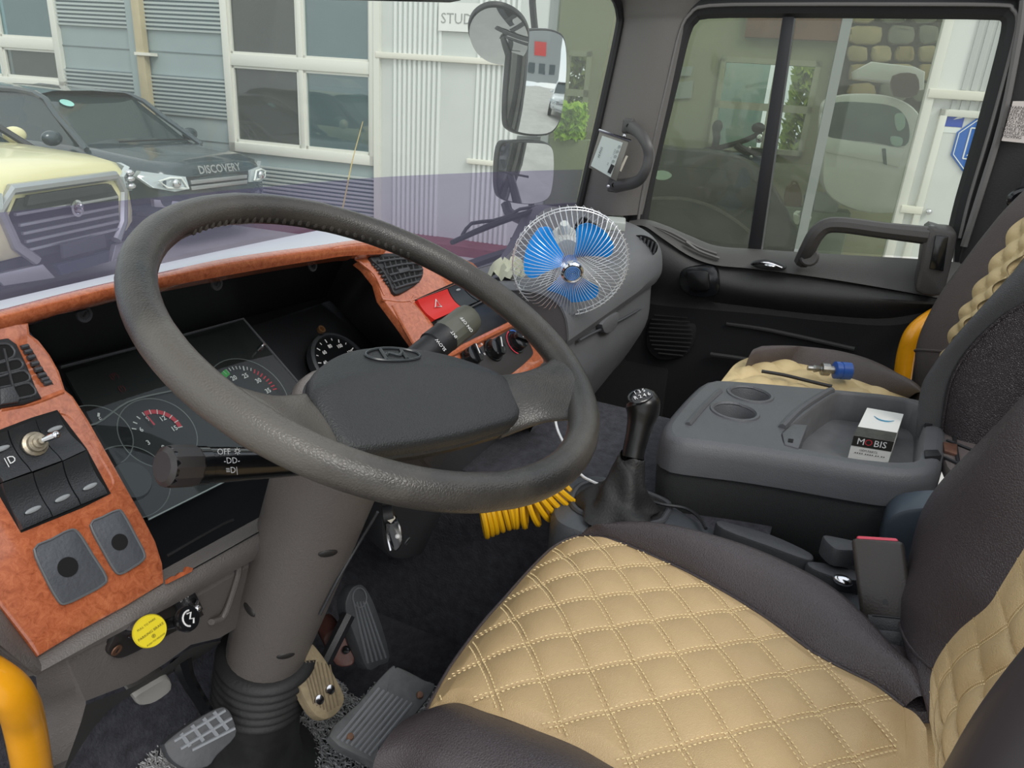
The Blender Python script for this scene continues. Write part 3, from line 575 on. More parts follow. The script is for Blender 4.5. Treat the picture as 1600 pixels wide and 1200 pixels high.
# header above the windscreen and sun visor edge
b = B(); b.grid(16, 3, lambda u, v: (lambda x: V((x, ws(x, .42)-.0-.22*v, .42+.05*v)))(-.1+2.1*u), (0, 0, .05)); b.make('trim_1', m_hdr, kind='structure')
iv = thing('sun_visor', 'dark visor edge hanging at the top of the windscreen above the sign', 'visor', PY(600, -10, .62))
b = B(); q = [PY(x, y, .60) for x, y in ((490, -60), (488, -10), (495, -1), (520, 1), (705, 5), (720, 2), (726, -6), (730, -60))]; b.slab(q, V((0, .02, .004)), .003); b.make('visor_panel', m_gloss, iv)
b = B(); b.tube([PY(493, -62, .61), PY(640, -58, .61), PY(732, -62, .61)], .008, 8); b.make('visor_rod', m_black, iv)
# A pillar trim
pl_ = [(905, 332), (917, 280), (942, 170), (968, 50), (970, 20), (966, -30)]
pr_ = [(1004, 335), (1016, 280), (1042, 170), (1068, 50), (1080, 20), (1120, -30)]
Lw = crom([hit_ws(x, y, -.006) for x, y in pl_], 5); Rw = crom([PX(x, y, XD-.012) for x, y in pr_], 5)
b = B(); b.grid(10, len(Lw)-1, lambda u, v: (lambda A, C_: A.lerp(C_, u)+V((-.03, -.02, 0))*math.sin(math.pi*u))(Lw[round(v*(len(Lw)-1))], Rw[round(v*(len(Lw)-1))]), (.02, .02, 0))
ap = b.make('trim_2', mat('pillar_grey', '686562', .6, bump=.25, bscale=500), kind='structure')
# ---------------------------------------------------------------- passenger door
dP = Pl((XD, 0, 0), (-1, 0, 0), (0, -1, 0))
door = thing('door_1', None, None, PX(1250, 700, XD), kind='structure')
gl_o = [(996, 352), (1004, 300), (1020, 225), (1045, 120), (1062, 50), (1078, 22), (1108, 9), (1240, 7), (1400, 7), (1560, 8), (1582, 14), (1590, 34), (1578, 90), (1545, 210), (1515, 310), (1500, 372), (1480, 405), (1300, 393), (1180, 384), (1130, 380), (1080, 368), (1040, 356)]
G = [PX(x, y, XD+.03) for x, y in gl_o]
win2 = thing('window_2', None, None, PX(1250, 390, XD), kind='structure')
m_dg2 = glass('door_glass', 'dde2da', .07, 'b9bdb0', .03)
b = B(); b.add(G, [tuple(range(len(G)))]); b.make('door_pane', m_dg2, win2, smooth=0)
fo = c2(gl_o[:16], 3)
b = B(); b.tube([PX(x, y, XD+.005) for x, y in fo], .022, 8, sx=1.3, up=(1, 0, 0)); b.make('window_rubber', m_rubber, win2)
b = B(); b.tube([PX(x, y, XD-.02) for x, y in fo], .004, 6); b.make('window_bead', mat('bead_grey', '6c6a68', .4), win2)
b = B(); b.slab([PX(x, y, XD+.0) for x, y in ((1226, 4), (1244, 4), (1189, 392), (1168, 390))], V((.04, 0, 0)), .002); b.make('window_divider', m_black, win2)
# black door frame around the rubber
b = B(); oo = [(966, 400), (980, 300), (1000, 215), (1025, 110), (1042, 45), (1062, -10), (1100, -40), (1240, -50), (1450, -50), (1600, -50), (1640, -10), (1640, 60), (1610, 200), (1580, 330), (1560, 420)]
oi = gl_o[:15]+[(1490, 390)]; oi = [gl_o[0]]+gl_o[1:7]+[gl_o[7], gl_o[8], gl_o[9], gl_o[10], gl_o[11], gl_o[12], gl_o[13], gl_o[15]]
O_ = crom([PX(x, y, XD+.0) for x, y in oo], 4); I_ = crom([PX(x, y, XD+.012) for x, y in oi], 4)
b.grid(3, len(O_)-1, lambda u, v: O_[round(v*(len(O_)-1))].lerp(I_[round(v*(len(O_)-1))], u), (.03, 0, 0)); b.make('door_frame', m_black, door)
# door trim: profile swept along y (front y .62 -> rear y -.45)
def doorz(px, py): q = PX(px, py, XD); return q.y, q.z
sill = [(985, 345), (1010, 343), (1040, 352), (1080, 369), (1120, 384), (1180, 389), (1300, 397), (1440, 405), (1520, 412)]
belt = [(985, 352), (1010, 352), (1040, 372), (1080, 398), (1120, 412), (1180, 418), (1300, 434), (1440, 458), (1520, 475)]
S_ = crom([PX(x, y, XD-.015) for x, y in sill], 6); T_ = crom([PX(x, y, XD-.06) for x, y in belt], 6)
n_ = len(S_)-1
b = B(); b.grid(6, n_, lambda u, v: S_[round(v*n_)].lerp(T_[round(v*n_)], u)+V((-.0-.02*math.sin(math.pi*u/2), 0, .006*math.sin(math.pi*u))), (.03, 0, -.01)); b.make('upper_trim', mat('door_grey_top', '4a4947', .5, bump=.3, bscale=500), door)
arm = [(985, 470), (1040, 478), (1120, 485), (1200, 492), (1300, 503), (1400, 508), (1480, 486), (1530, 470)]
A_ = crom([PX(x, y, XD-.06) for x, y in arm], 6)[:]; nA = 40
def samp(L, t): k = t*(len(L)-1); i = min(int(k), len(L)-2); return L[i].lerp(L[i+1], k-i)
b = B(); b.grid(8, nA, lambda u, v: samp(T_, v).lerp(samp(A_, v), u)+V((-.035*math.sin(math.pi*min(1, u*1.15)), 0, 0)), (.04, 0, 0)); b.make('mid_trim', m_door, door)
b = B(); b.grid(8, nA, lambda u, v: samp(A_, v)*(1-u)+V((XD-.015, samp(A_, v).y, -.90))*u+V((.02*u**.3, 0, 0)), (.04, 0, 0)); b.make('lower_trim', mat('door_low', '262628', .6, bump=.2, bscale=400), door)
for L in ([(1135, 505), (1200, 515), (1335, 545)], [(1110, 553), (1160, 560), (1220, 572)]):
    b = B(); b.tube([PX(x, y, XD-.048) for x, y in L], .006, 6, sx=.6, n=3); b.make('embossed_rib', m_door, door)
# highlight lines of the swooping ridges by the dash
for k, L in enumerate(([(1015, 352), (1050, 364), (1090, 386), (1120, 397)], [(1030, 358), (1062, 375), (1098, 394)], [(1072, 378), (1092, 392), (1124, 404)])):
    b = B(); b.tube([PX(x, y, XD-.075+.015*(k < 2)) for x, y in L], .0045, 6, n=4); b.make('trim_ridge', mat('ridge_grey', '5c5b59', .45), door)
# latch recess
b = B(); rc_ = c2([(1064, 424), (1080, 417), (1110, 417), (1122, 428), (1124, 452), (1112, 464), (1078, 462), (1062, 446)], 4, True)
b.slab([PX(x, y, XD-.098) for x, y in rc_], V((.03, 0, 0)), .004); lr = b.make('latch_bezel', m_gloss, door)
b = B(); b.slab([PX(x, y, XD-.104) for x, y in c2([(1072, 428), (1082, 423), (1104, 424), (1108, 440), (1106, 454), (1080, 452)], 4, True)], V((.01, 0, 0)), .003); b.make('latch_lever', mat('latch_dark', '0e0e10', .3), lr)
b = B(); b.slab([PX(x, y, XD-.10) for x, y in c2([(1172, 412), (1200, 407), (1226, 416), (1222, 423), (1190, 421)], 4, True)], V((.02, 0, 0)), .003); w_ = b.make('inset_plate', m_black, door)
b = B(); b.tube([PX(x, y, XD-.106) for x, y in ((1176, 412), (1200, 411), (1222, 419))], .003, 6, n=3); b.ell(PX(1203, 415, XD-.108), .008, .014, .004); b.make('chrome_catch', m_chrome, w_)
# speaker grille ribs
sp = B(); sp.slab([PX(x, y, XD-.045) for x, y in c2([(1030, 484), (1065, 480), (1085, 500), (1086, 530), (1070, 556), (1030, 562), (1010, 540), (1014, 500)], 5, True)], V((.02, 0, 0)), .004); sp = sp.make('speaker_grille', m_black, door)
for k in range(11):
    y = 488+k*6.6; w2 = math.sqrt(max(0, 1-((y-521)/40)**2)); b = B(); b.tube([PX(1048-34*w2, y-2, XD-.05), PX(1048+34*w2, y+2, XD-.05)], .0022, 5); b.make('grille_rib', m_door, sp)
# pull handle
m_hd = mat('handle_grey', '3e3c3b', .45, bump=.3, bscale=400)
ph = thing('pull_handle', 'dark grey pull handle across the foot of the passenger door window', 'handle', PX(1350, 400, XD-.1))
b = B(); b.tube([PX(x, y, xx) for x, y, xx in ((1254, 408, XD-.085), (1262, 390, XD-.11), (1275, 366, XD-.12), (1292, 353, XD-.12), (1320, 352, XD-.12), (1380, 360, XD-.12), (1450, 368, XD-.12))], [.02, .019, .019, .018, .018, .018, .02], 10, n=4); b.make('grip', m_hd, ph)
b = B(); b.slab([PX(x, y, XD-.135) for x, y in c2([(1447, 358), (1470, 358), (1492, 362), (1494, 380), (1480, 440), (1472, 462), (1432, 456), (1436, 420)], 3, True)], V((.09, 0, 0)), .008); b.make('end_block', m_hd, ph)
b = B(); b.slab([PX(x, y, XD-.142) for x, y in ((1462, 368), (1482, 370), (1474, 424), (1452, 420))], V((.02, 0, 0)), .002); b.make('end_slot', m_gloss, ph)
b = B(); b.lathe([(.006, 0), (.007, .004), (.003, .006)], PX(1456, 356, XD-.12), (0, 0, 1), 10); b.make('screw', m_steel, ph)
b = B(); b.lathe([(.022, 0), (.022, .01), (.018, .013), (.0, .013)], PX(1265, 402, XD-.105), (-1, 0, .2), 16); b.make('fixing_cap', m_hd, ph)
# rear pillar, trim behind the passenger seat
b = B(); b.slab([PX(x, y, XD-.02) for x, y in ((1592, -20), (1584, 60), (1560, 190), (1530, 290), (1500, 400), (1480, 520), (1700, 620), (1900, 300), (1900, -60))], V((.05, 0, 0)), .01); b.make('trim_3', mat('pillar_dark', '232222', .6, bump=.2, bscale=300), kind='structure')
b = B(); b.tube([PX(x, y, XD-.03) for x, y in ((1600, 0), (1592, 60), (1566, 190), (1536, 290), (1506, 385))], .008, 6, n=3); b.make('trim_4', mat('bead_grey', '6c6a68', .4), kind='structure')
lb = thing('warning_label', 'pale printed label stuck on the dark rear pillar', 'label', PX(1585, 220, XD-.04))
b = B(); b.slab([PX(x, y, XD-.045) for x, y in ((1583, 158), (1612, 158), (1604, 224), (1565, 220))], V((.004, 0, 0))); b.make('label_sheet', mat('label_paper', 'cfc6c0', .5), lb)
m_ink = mat('ink_dark', '3a3636', .7)
for k in range(9):
    y = 168+k*5.6; x0 = 1581-k*1.75; b = B(); o_ = PX(x0+12, y+1, XD-.0455); text(['WARNING', 'KEEP BELT', 'FASTENED', 'SEAT BELT', 'DO NOT', 'RECLINE', 'WHILE THE', 'VEHICLE IS', 'MOVING'][k], PX(x0+14, y+1, XD-.0458), PX(x0+30, y+2.5, XD-.0458)-PX(x0, y, XD-.0458), (0, 0, 1), .009, m_ink, lb)
bg = thing('belt_guide', 'black seat belt guide loop at the right edge behind the passenger seat', 'belt guide', PX(1590, 320, XD-.1))
b = B(); b.tube([PX(x, y, XD-.1) for x, y in ((1600, 298), (1586, 303), (1579, 311), (1583, 320), (1600, 322), (1630, 322), (1630, 298))], .008, 8, closed=True, n=3); b.make('guide_loop', m_gloss, bg)
b = B(); b.slab([PX(x, y, XD-.09) for x, y in ((1590, 304), (1625, 304), (1640, 250), (1606, 250))], V((.003, 0, 0))); b.make('belt_webbing', m_black, bg)
b = B(); b.box((2.03, -.80, -.40), .02, .34, .55); b.make('trim_8', m_door, kind='structure')
b = B(); b.box((1.99, .66, -.67), .012, .26, .27); b.make('trim_6', m_door, kind='structure')
b = B(); b.slab([PX(x, y, XD-.005) for x, y in ((1494, 330), (1530, 330), (1530, 470), (1488, 470))], V((.04, 0, 0)), .003); b.make('trim_7', m_black, kind='structure')
# ---------------------------------------------------------------- A pillar handle and toll unit
def apl(px, py, back=.03):
    """a point a little inside the pillar trim"""
    q = ray(px, py); t = (1.93-back)/q.x; return q*t
gh = thing('grab_handle', 'dark grey curved grab handle on the windscreen pillar', 'handle', apl(985, 290))
b = B(); b.tube([apl(x, y, k) for x, y, k in ((984, 197, .01), (998, 207, .05), (1010, 225, .07), (1014, 245, .07), (1008, 268, .07), (994, 284, .05), (960, 291, .01))], [.014, .012, .011, .011, .011, .012, .015], 10, sx=1.2, n=5); b.make('grip', mat('grab_grey', '4c4b4b', .45), gh)
for x, y in ((982, 197), (959, 289)):
    b = B(); b.rbox(apl(x, y, .01), .012, .014, .018, r=.005); k = b.make('foot', mat('grab_grey', '4c4b4b', .45), gh)
    b = B(); b.lathe([(.0, .0), (.006, 0), (.006, .004)], apl(x, y, .024), (-1, -.5, 0), 12); b.make('screw_hole', m_dark, k)
tu = thing('toll_unit', 'small silver electronic unit clipped inside the grab handle', 'device', apl(945, 285))
tq = [(937, 205), (983, 222), (963, 283), (920, 262)]
b = B(); b.slab([apl(x, y, .06) for x, y in tq], V((.035, .012, 0)), .002); b.make('case', mat('unit_grey', '77756f', .4, .3), tu)
b = B(); b.slab([apl(x, y, .062) for x, y in ((941, 212), (973, 223), (954, 277), (923, 259))], V((.002, 0, 0))); f_ = b.make('face_plate', mat('unit_face', 'b9c3c0', .35), tu)
ex_ = (apl(973, 223, .063)-apl(954, 277, .063)); ey_ = apl(923, 259, .063)-apl(954, 277, .063)
for k in range(4):
    b = B(); b.lathe([(.0035, 0), (.0035, .001), (.0, .001)], apl(968-k*3.2, 229+k*7.6, .063), (-1, 0, 0), 10); b.make('button', mat('button_grey', '8d9693', .4), tu)
b = B(); b.slab([apl(x, y, .0635) for x, y in ((955, 256), (960, 259), (954, 272), (949, 269))], V((.002, 0, 0))); b.make('dark_window', m_black, tu)
text('HI-PASS', apl(938, 238, .064), apl(944, 222, .064)-apl(934, 252, .064), apl(935, 236, .064)-apl(941, 240, .064), .008, m_ink, tu)
for k in range(3): text(['1 2 3 4', '- + -', '0 0'][k], apl(960-k*5, 238+k*9, .064), apl(944, 222, .064)-apl(934, 252, .064), apl(935, 236, .064)-apl(941, 240, .064), .005, m_ink, tu)
b = B(); b.tube([apl(936, 203, .06), apl(986, 220, .06)], .003, 6); b.make('edge_clip', m_chrome, tu)
b = B(); b.slab([apl(x, y, .055) for x, y in ((978, 243), (981, 244), (970, 268), (967, 266))], V((.003, 0, 0))); b.make('pale_tab', mat('tab_pale', 'd6cfc0', .5), tu)
for x, y in ((976, 212), (951, 291)):
    b = B(); b.lathe([(.0, .004), (.004, .003), (.004, 0)], apl(x, y, .05), (-1, 0, 0), 10); b.make('screw', m_chrome, tu)
# ---------------------------------------------------------------- outside mirrors and wiper
YM = 1.0
m_mir = mat('mirror_face', 'e8ecec', .02, 1); m_case = mat('mirror_case', '2b2c2e', .4)
def mirror(name, label, outl, aim, dist, arm=None):
    c = sum((ray(*p) for p in outl), V())/len(outl); c = c*(dist/c.length); aim = V(aim).normalized(); v = c.normalized()
    n = (aim-v).normalized(); P = Pl(c, n); o = c2(outl, 4, True); r = thing(name, label, 'mirror', c-V((0, 0, .1)), 'outside mirrors beyond the windscreen')
    b = B(); b.slab(P.pts(o), -n*(.012 if name == 'round_mirror' else .02), .006); b.make('housing', m_case, r)
    k = sum((V((x, y, 0)) for x, y in o), V())/len(o)
    RG = []; R_m = .9 if name == 'round_mirror' else 1.6; c0 = P.at(k.x, k.y, 0)
    for s in (.955, .8, .6, .4, .2, .02):
        RG.append([(lambda q: q+n*(.003+(lambda rr: math.sqrt(R_m**2-rr*rr)-math.sqrt(R_m**2-.012))((q-c0).length)))(P.at(k.x+(x-k.x)*s, k.y+(y-k.y)*s, 0)) for x, y in o])
    b = B(); b.loft(RG, False, True); b.make('mirror_glass', m_mir, r, smooth=180)
    return r, P, n
r, P_, n_1 = mirror('round_mirror', 'round convex outside mirror, the topmost of the three', [(731, 45), (740, 22), (762, 9), (790, 11), (815, 27), (827, 52), (824, 80), (808, 97), (784, 103), (756, 93), (738, 72)], (.35, .1, -1), 2.15)
r2, P_2, n_2 = mirror('tall_mirror', 'tall rectangular outside mirror below the round one', [(800, 60), (812, 48), (840, 44), (868, 47), (884, 62), (886, 110), (880, 170), (872, 198), (855, 212), (820, 212), (798, 204), (790, 188), (792, 130)], (.12, -1, -.05), 2.25)
r3, P_3, n_3 = mirror('low_mirror', 'small squarish outside mirror under the tall one', [(782, 226), (800, 221), (838, 221), (860, 226), (866, 246), (864, 290), (856, 312), (830, 320), (796, 316), (778, 304), (776, 262)], (.1, -1, -.35), 2.25)
ma = thing('mirror_bracket', 'black tubular bracket that carries the outside mirrors', 'bracket', r3.location-V((0, 0, H)))
def md(px, py, d): q = ray(px, py); return q*(d/q.length)
b = B(); b.tube([md(x, y, d) for x, y, d in ((790, 318, 2.32), (800, 336, 2.3), (850, 352, 2.25), (905, 340, 2.15), (960, 345, 2.1))], .016, 8, n=4); b.make('lower_arm', m_case, ma)
b = B(); b.tube([md(x, y, 2.46) for x, y in ((830, 345), (832, 240), (840, 150), (840, 90), (832, 5), (835, -40))], .011, 8, n=4); b.make('upright', m_case, ma)
b = B(); b.slab([md(x, y, 2.3) for x, y in ((808, 211), (845, 213), (844, 224), (806, 222))], _d*.03, .003); b.make('link_plate', mat('link_grey', 'a6aca8', .4), ma)
wp = thing('windscreen_wiper', 'black wiper lying across the lower windscreen', 'wiper', V((1.2, .82, -.28)))
b = B(); b.tube([hit_ws(x, y, .03) for x, y in ((706, 379), (760, 355), (820, 334), (876, 322))], [.006, .008, .008, .005], 6, n=3); b.make('blade', m_rubber, wp)
b = B(); b.tube([hit_ws(x, y, .04) for x, y in ((722, 368), (737, 349), (770, 345), (800, 335), (812, 327), (850, 322), (905, 318))], .0045, 6, n=2); b.make('arm', m_black, wp)
# roof side member over the door window
b = B(); b.slab([PX(x, y, XD-.03) for x, y in ((1060, -8), (1110, -12), (1240, -16), (1450, -17), (1585, -10), (1660, 10), (1700, -120), (1000, -120))], V((.04, 0, 0)), .005); b.make('trim_5', m_hdr, kind='structure')
# ================================================================ DASHBOARD
def wood_mat():
    m = bpy.data.materials.new('burl_wood'); m.use_nodes = True; t = m.node_tree; b = t.nodes['Principled BSDF']
    tc = t.nodes.new('ShaderNodeTexCoord'); n1 = t.nodes.new('ShaderNodeTexNoise'); n1.inputs['Scale'].default_value = 130; n1.inputs['Detail'].default_value = 8; n1.inputs['Roughness'].default_value = .8; n1.inputs['Distortion'].default_value = .8
    r = t.nodes.new('ShaderNodeValToRGB'); e = r.color_ramp.elements; e[0].position = .32; e[0].color = (*lin('8a4426'), 1); e[1].position = .64; e[1].color = (*lin('c0704a'), 1); k = e.new(.48); k.color = (*lin('aa5c3a'), 1)
    t.links.new(tc.outputs['Object'], n1.inputs['Vector']); t.links.new(n1.outputs['Fac'], r.inputs['Fac']); t.links.new(r.outputs[0], b.inputs['Base Color'])
    b.inputs['Roughness'].default_value = .25; b.inputs['Coat Weight'].default_value = .8; b.inputs['Coat Roughness'].default_value = .08; return m
m_wood = wood_mat()
m_dash = mat('dash_grey', '66676a', .55, bump=.4, bscale=600, var=.04, vscale=10); m_dashd = mat('dash_grey_dark', '47484b', .5, bump=.4, bscale=600)
dash = thing('dashboard', 'truck dashboard with burl wood fascia, dials, vents and grey passenger side', 'dashboard', V((1.0, .6, -.7)))
prof = [(.79, -.275), (.68, -.275), (.58, -.283), (.51, -.297), (.465, -.318), (.44, -.345), (.43, -.375), (.428, -.405), (.438, -.43)]
prof2 = [(.446, -.436), (.448, -.45), (.445, -.53), (.47, -.60), (.52, -.69), (.60, -.755), (.80, -.76)]
def dl(pf, x0, x1, n, endr):
    R = []
    for k in range(n+1):
        u = k/n; x = x0+(x1-x0)*u; e = max(0, (x-(x1-endr))/endr); sh = (1-math.sqrt(max(0, 1-e*e)))
        g = 1-min(1, max(0, (x-1.62)/.2)); g = g*g*(3-2*g); R.append([V((x, y+sh*(.62-y)*.6, z+sh*(-.42-z)*.35-g*(.10*min(1, max(0, (y-.45)/.3))+(.015 if z > -.4 else 0)))) for y, z in pf])
    return R
def cz(pf): return [(p.y, p.z) for p in crom([V((0, y, z)) for y, z in pf], 3)]
b = B(); b.loft(dl(cz(prof), 1.19, 1.955, 30, .12), closed=False); b.make('top_roll', m_dash, dash)
pe = dl(cz(prof)+cz(prof2), 1.19, 1.955, 30, .12)[0]; b = B(); b.slab([V((1.192, p.y, p.z)) for p in pe], V((.004, 0, 0))); b.make('roll_end', m_dashd, dash)
b = B(); b.loft(dl(cz(prof2), 1.12, 1.93, 30, .1), closed=False); b.make('lower_face', m_dash, dash)
def dface(px, py, lift=0):                                   # point on the passenger face
    q = ray(px, py); t = (.436-lift)/q.y; return q*t
b = B(); b.tube([dface(x, y, -.002) for x, y in ((905, 532), (925, 521), (970, 500), (1000, 483))], .003, 6, n=3); b.make('glovebox_seam', m_dashd, dash)
b = B(); b.slab([dface(x, y, .004) for x, y in c2([(943, 503), (966, 488), (966, 502), (960, 516), (948, 521), (943, 515)], 3, True)], V((0, .02, 0)), .002); b.make('glovebox_pull', m_dash, dash)
for x, y in ((1000, 449), (922, 494)):
    b = B(); b.ell(dface(x, y, .002), .003, .004, .009); b.make('trim_clip', m_dark, dash)
# round vent at the passenger end
def dtop(px, py, x=1.80): return PX(px, py, x)
vt = c2([(992, 371), (1004, 367), (1018, 372), (1028, 382), (1026, 394), (1014, 402), (1004, 394)], 4, True)
b = B(); b.slab([dtop(x, y, 1.78) for x, y in vt], V((.02, .03, -.01)), .002); pv = b.make('passenger_vent', m_dark, dash)
for k in range(5):
    b = B(); b.tube([dtop(998+k*6.5-3, 398-k*.8-(k == 0)*12+1, 1.774), dtop(1002+k*6, 370+k*2.6, 1.774)], .0035, 6, sx=.6); b.make('slat', m_dashd, pv)
# ---- wood fascia in front of the driver
W = Pl((0, .66, -.21), (0, -.866, .5)); WD = -W.n
topL = [(-60, 497), (0, 484), (100, 458), (181, 439), (244, 427), (340, 406), (430, 392), (500, 383), (555, 375), (600, 373)]
botL = [(-60, 528), (0, 514), (47, 502), (181, 464), (244, 451), (340, 433), (430, 417), (500, 406), (541, 400), (600, 397)]
b = B(); T1 = crom(W.pts(topL), 4); T2 = crom(W.pts(botL), 4); n_ = len(T1)-1
b.grid(6, n_, lambda u, v: T1[round(v*n_)].lerp(T2[round(v*n_)], u)+W.n*.008*math.sin(math.pi*u), WD*.02); b.make('wood_cap', m_wood, dash)
wl = [(-60, 505), (46, 503), (49, 521), (62, 530), (80, 553), (95, 580), (104, 608), (116, 618), (140, 655), (170, 708), (200, 762), (226, 808), (245, 845), (256, 880), (258, 911), (200, 947), (130, 985), (95, 1006), (60, 1027), (40, 1000), (0, 949), (-60, 860)]
b = B(); b.slab(W.pts(wl), WD*.03, .004); wp_ = b.make('wood_panel', m_wood, dash)
# raised rim lines on the wood
for L in ([(0, 640), (50, 630), (98, 612)], [(92, 644), (110, 652), (140, 688), (172, 738), (178, 758), (168, 772)], [(0, 770), (18, 800), (33, 825)]):
    b = B(); b.tube(W.pts(L, -.001), .0028, 6, sx=.8, n=4); b.make('wood_ridge', m_wood, dash)
# light strip of the cowl between wood and glass
b = B(); n2 = 24; b.grid(n2, 2, lambda u, v: samp(T1, u).lerp(V((samp(T1, u).x*1.12, ws(samp(T1, u).x*1.12, -.25)-.01, -.228)), v)+V((0, 0, .0))); b.make('cowl_strip', mat('cowl_pale', 'cfd3d7', .4), dash)
# black recess behind the dials
D = Pl(PY(340, 760, .64), (0, -.707, .707)); DN = D.n
dt = [(94, 573), (237, 536), (380, 498), (509, 464)]; dr = [(509, 464), (548, 502), (587, 542), (650, 600)]; db = [(232, 811), (352, 751), (440, 712), (560, 660), (650, 600)]; dl_ = [(94, 573), (140, 650), (190, 735), (232, 811)]
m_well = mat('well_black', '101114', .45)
def strip(name, A, Bp, m, k=4, par=None):
    b = B(); a = crom(A, k); c = crom(Bp, k); n = min(len(a), len(c))-1; b.grid(1, n, lambda u, v: samp(a, v).lerp(samp(c, v), u)); return b.make(name, m, par or dash)
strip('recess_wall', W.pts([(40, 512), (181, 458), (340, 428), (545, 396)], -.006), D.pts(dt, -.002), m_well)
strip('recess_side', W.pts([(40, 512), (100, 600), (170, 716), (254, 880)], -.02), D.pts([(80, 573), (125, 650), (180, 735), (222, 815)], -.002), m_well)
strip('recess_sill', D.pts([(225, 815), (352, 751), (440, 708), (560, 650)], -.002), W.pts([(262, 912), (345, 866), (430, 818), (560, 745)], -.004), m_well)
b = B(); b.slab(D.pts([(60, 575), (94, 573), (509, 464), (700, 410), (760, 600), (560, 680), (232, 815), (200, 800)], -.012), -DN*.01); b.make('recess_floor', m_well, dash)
b = B(); b.tube([W.at(x, y, .004) for x, y in ((262, 868), (310, 840), (350, 818), (365, 812))], .0015, 5, n=3); b.make('sill_crease', m_black, dash)
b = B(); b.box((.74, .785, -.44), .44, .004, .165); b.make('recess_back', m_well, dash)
# torn wood edge remnant on the sill
rr = random.Random(2); b = B(); q = [(262, 912), (300, 893)]+[(300-38*k/6+rr.uniform(-2, 2), 885+22*k/6+rr.uniform(-4, 3)) for k in range(7)]; b.slab(W.pts(q, .002), WD*.004); b.make('torn_wood_edge', mat('torn_wood', 'a4532c', .8, var=.3, vscale=90), dash)
def screw(P, n, r, m, par, name='screw'):
    b = B(); b.lathe([(r*1.6, 0), (r*1.5, r*.3), (r, r*.3), (r, -.001), (r*.8, .0), (0, r*.1)], P, n, 14); s = b.make(name, m, par); b = B(); 
    b.box(P+V(n)*r*.35, r*.5, r*.12, r*.1, (V(n).orthogonal().normalized(), V(n).cross(V(n).orthogonal()).normalized(), V(n))); b.make('screw_slot', m_dark, s); return s
rw = lambda x, y: W.at(x, y, -.03)
for x, y in ((131, 491), (338, 443), (488, 415)): screw(PY(x, y, .672), V((0, -1, .1)).normalized(), .0055, mat('screw_black', '3c3d40', .35, .4), dash)
# instrument panel with its clear cover
ip = B(); ip.slab(D.pts([(98, 576), (380, 500), (470, 606), (440, 712), (352, 751), (234, 810), (180, 720)], .0), -DN*.004); ip = ip.make('instrument_panel', mat('panel_dark', '1b1d1e', .4), dash)
m_lens = glass('dial_lens', 'e6ebe9', .0, '9fb0ad', .03)
b = B(); b.slab(D.pts([(94, 574), (380, 498), (473, 606), (440, 714), (352, 752), (232, 812), (180, 722)], .022), -DN*.00001) if False else b.add(D.pts([(94, 574), (380, 498), (473, 606), (440, 714), (352, 752), (232, 812), (180, 722)], .022), [(0, 1, 2, 3, 4, 5, 6)]); b.make('clear_cover', m_lens, ip)
b = B(); b.tube(D.pts([(94, 574), (237, 537), (380, 498), (473, 606)], .022), .0018, 6); b.make('cover_edge', m_dashd, ip)
b = B(); b.tube(D.pts([(232, 812), (290, 783), (352, 752)], .022), .0010, 6); b.make('cover_edge', mat('edge_pale', '8d9a98', .3), ip)
b = B(); b.tube(D.pts([(100, 668), (150, 662), (200, 628), (262, 612), (300, 606)], .003), .0012, 5, n=4); b.make('panel_line', mat('line_grey', '6f7575', .5), ip)
cl_ = D.at(405, 546, .024); b = B(); b.lathe([(.0035, 0), (.0035, .012), (.002, .014), (0, .014)], cl_, DN, 12); b.make('cover_clip', m_chrome, ip)
m_face = mat('dial_black', '0c0d0f', .35); m_ring = mat('dial_ring', '2e3133', .4); m_rd = mat('dial_red', 'c02a3a', .5); m_gn = mat('dial_green', '2c9a3e', .5)
DX, DY = D.ex, D.ey
def dial(name, c, r, lift=.001, rim=True):
    o = D.at(*c, lift); b = B(); b.lathe([(r, -.001), (r, 0), (0, 0)], o, DN, 40); g = b.make(name, m_face, ip)
    if rim: b = B(); b.tube([o+DX*math.cos(t*math.pi/24)*r+DY*math.sin(t*math.pi/24)*r for t in range(48)], .0007, 5, closed=True); b.make('dial_rim', mat('line_grey', '6f7575', .5), g)
    return g, o+DN*.0006
def ticks(g, o, r0, r1, angs, m, w=.0009, name='scale_mark'):
    for a in angs:
        a = math.radians(a); e = DX*math.cos(a)+DY*math.sin(a); p = e.cross(DN); b = B(); b.slab([o+e*r0-p*w, o+e*r1-p*w, o+e*r1+p*w, o+e*r0+p*w], -DN*.0003); b.make(name, m, g)
def num(g, o, r, a, s, size): a = math.radians(a); text(s, o+DX*math.cos(a)*r+DY*math.sin(a)*r, DX, DY, size, m_print, g, bold=.02)
def needle(g, o, a, L, w=.001):
    a = math.radians(a); e = DX*math.cos(a)+DY*math.sin(a); p = e.cross(DN)*w; q = DN*.004; b = B(); b.slab([o+q-p*1.6-e*.004, o+q+e*L-p*.4, o+q+e*L+p*.4, o+q+p*1.6-e*.004], -DN*.0005); b.make('needle', mat('needle_red', 'd8374a', .4), g)
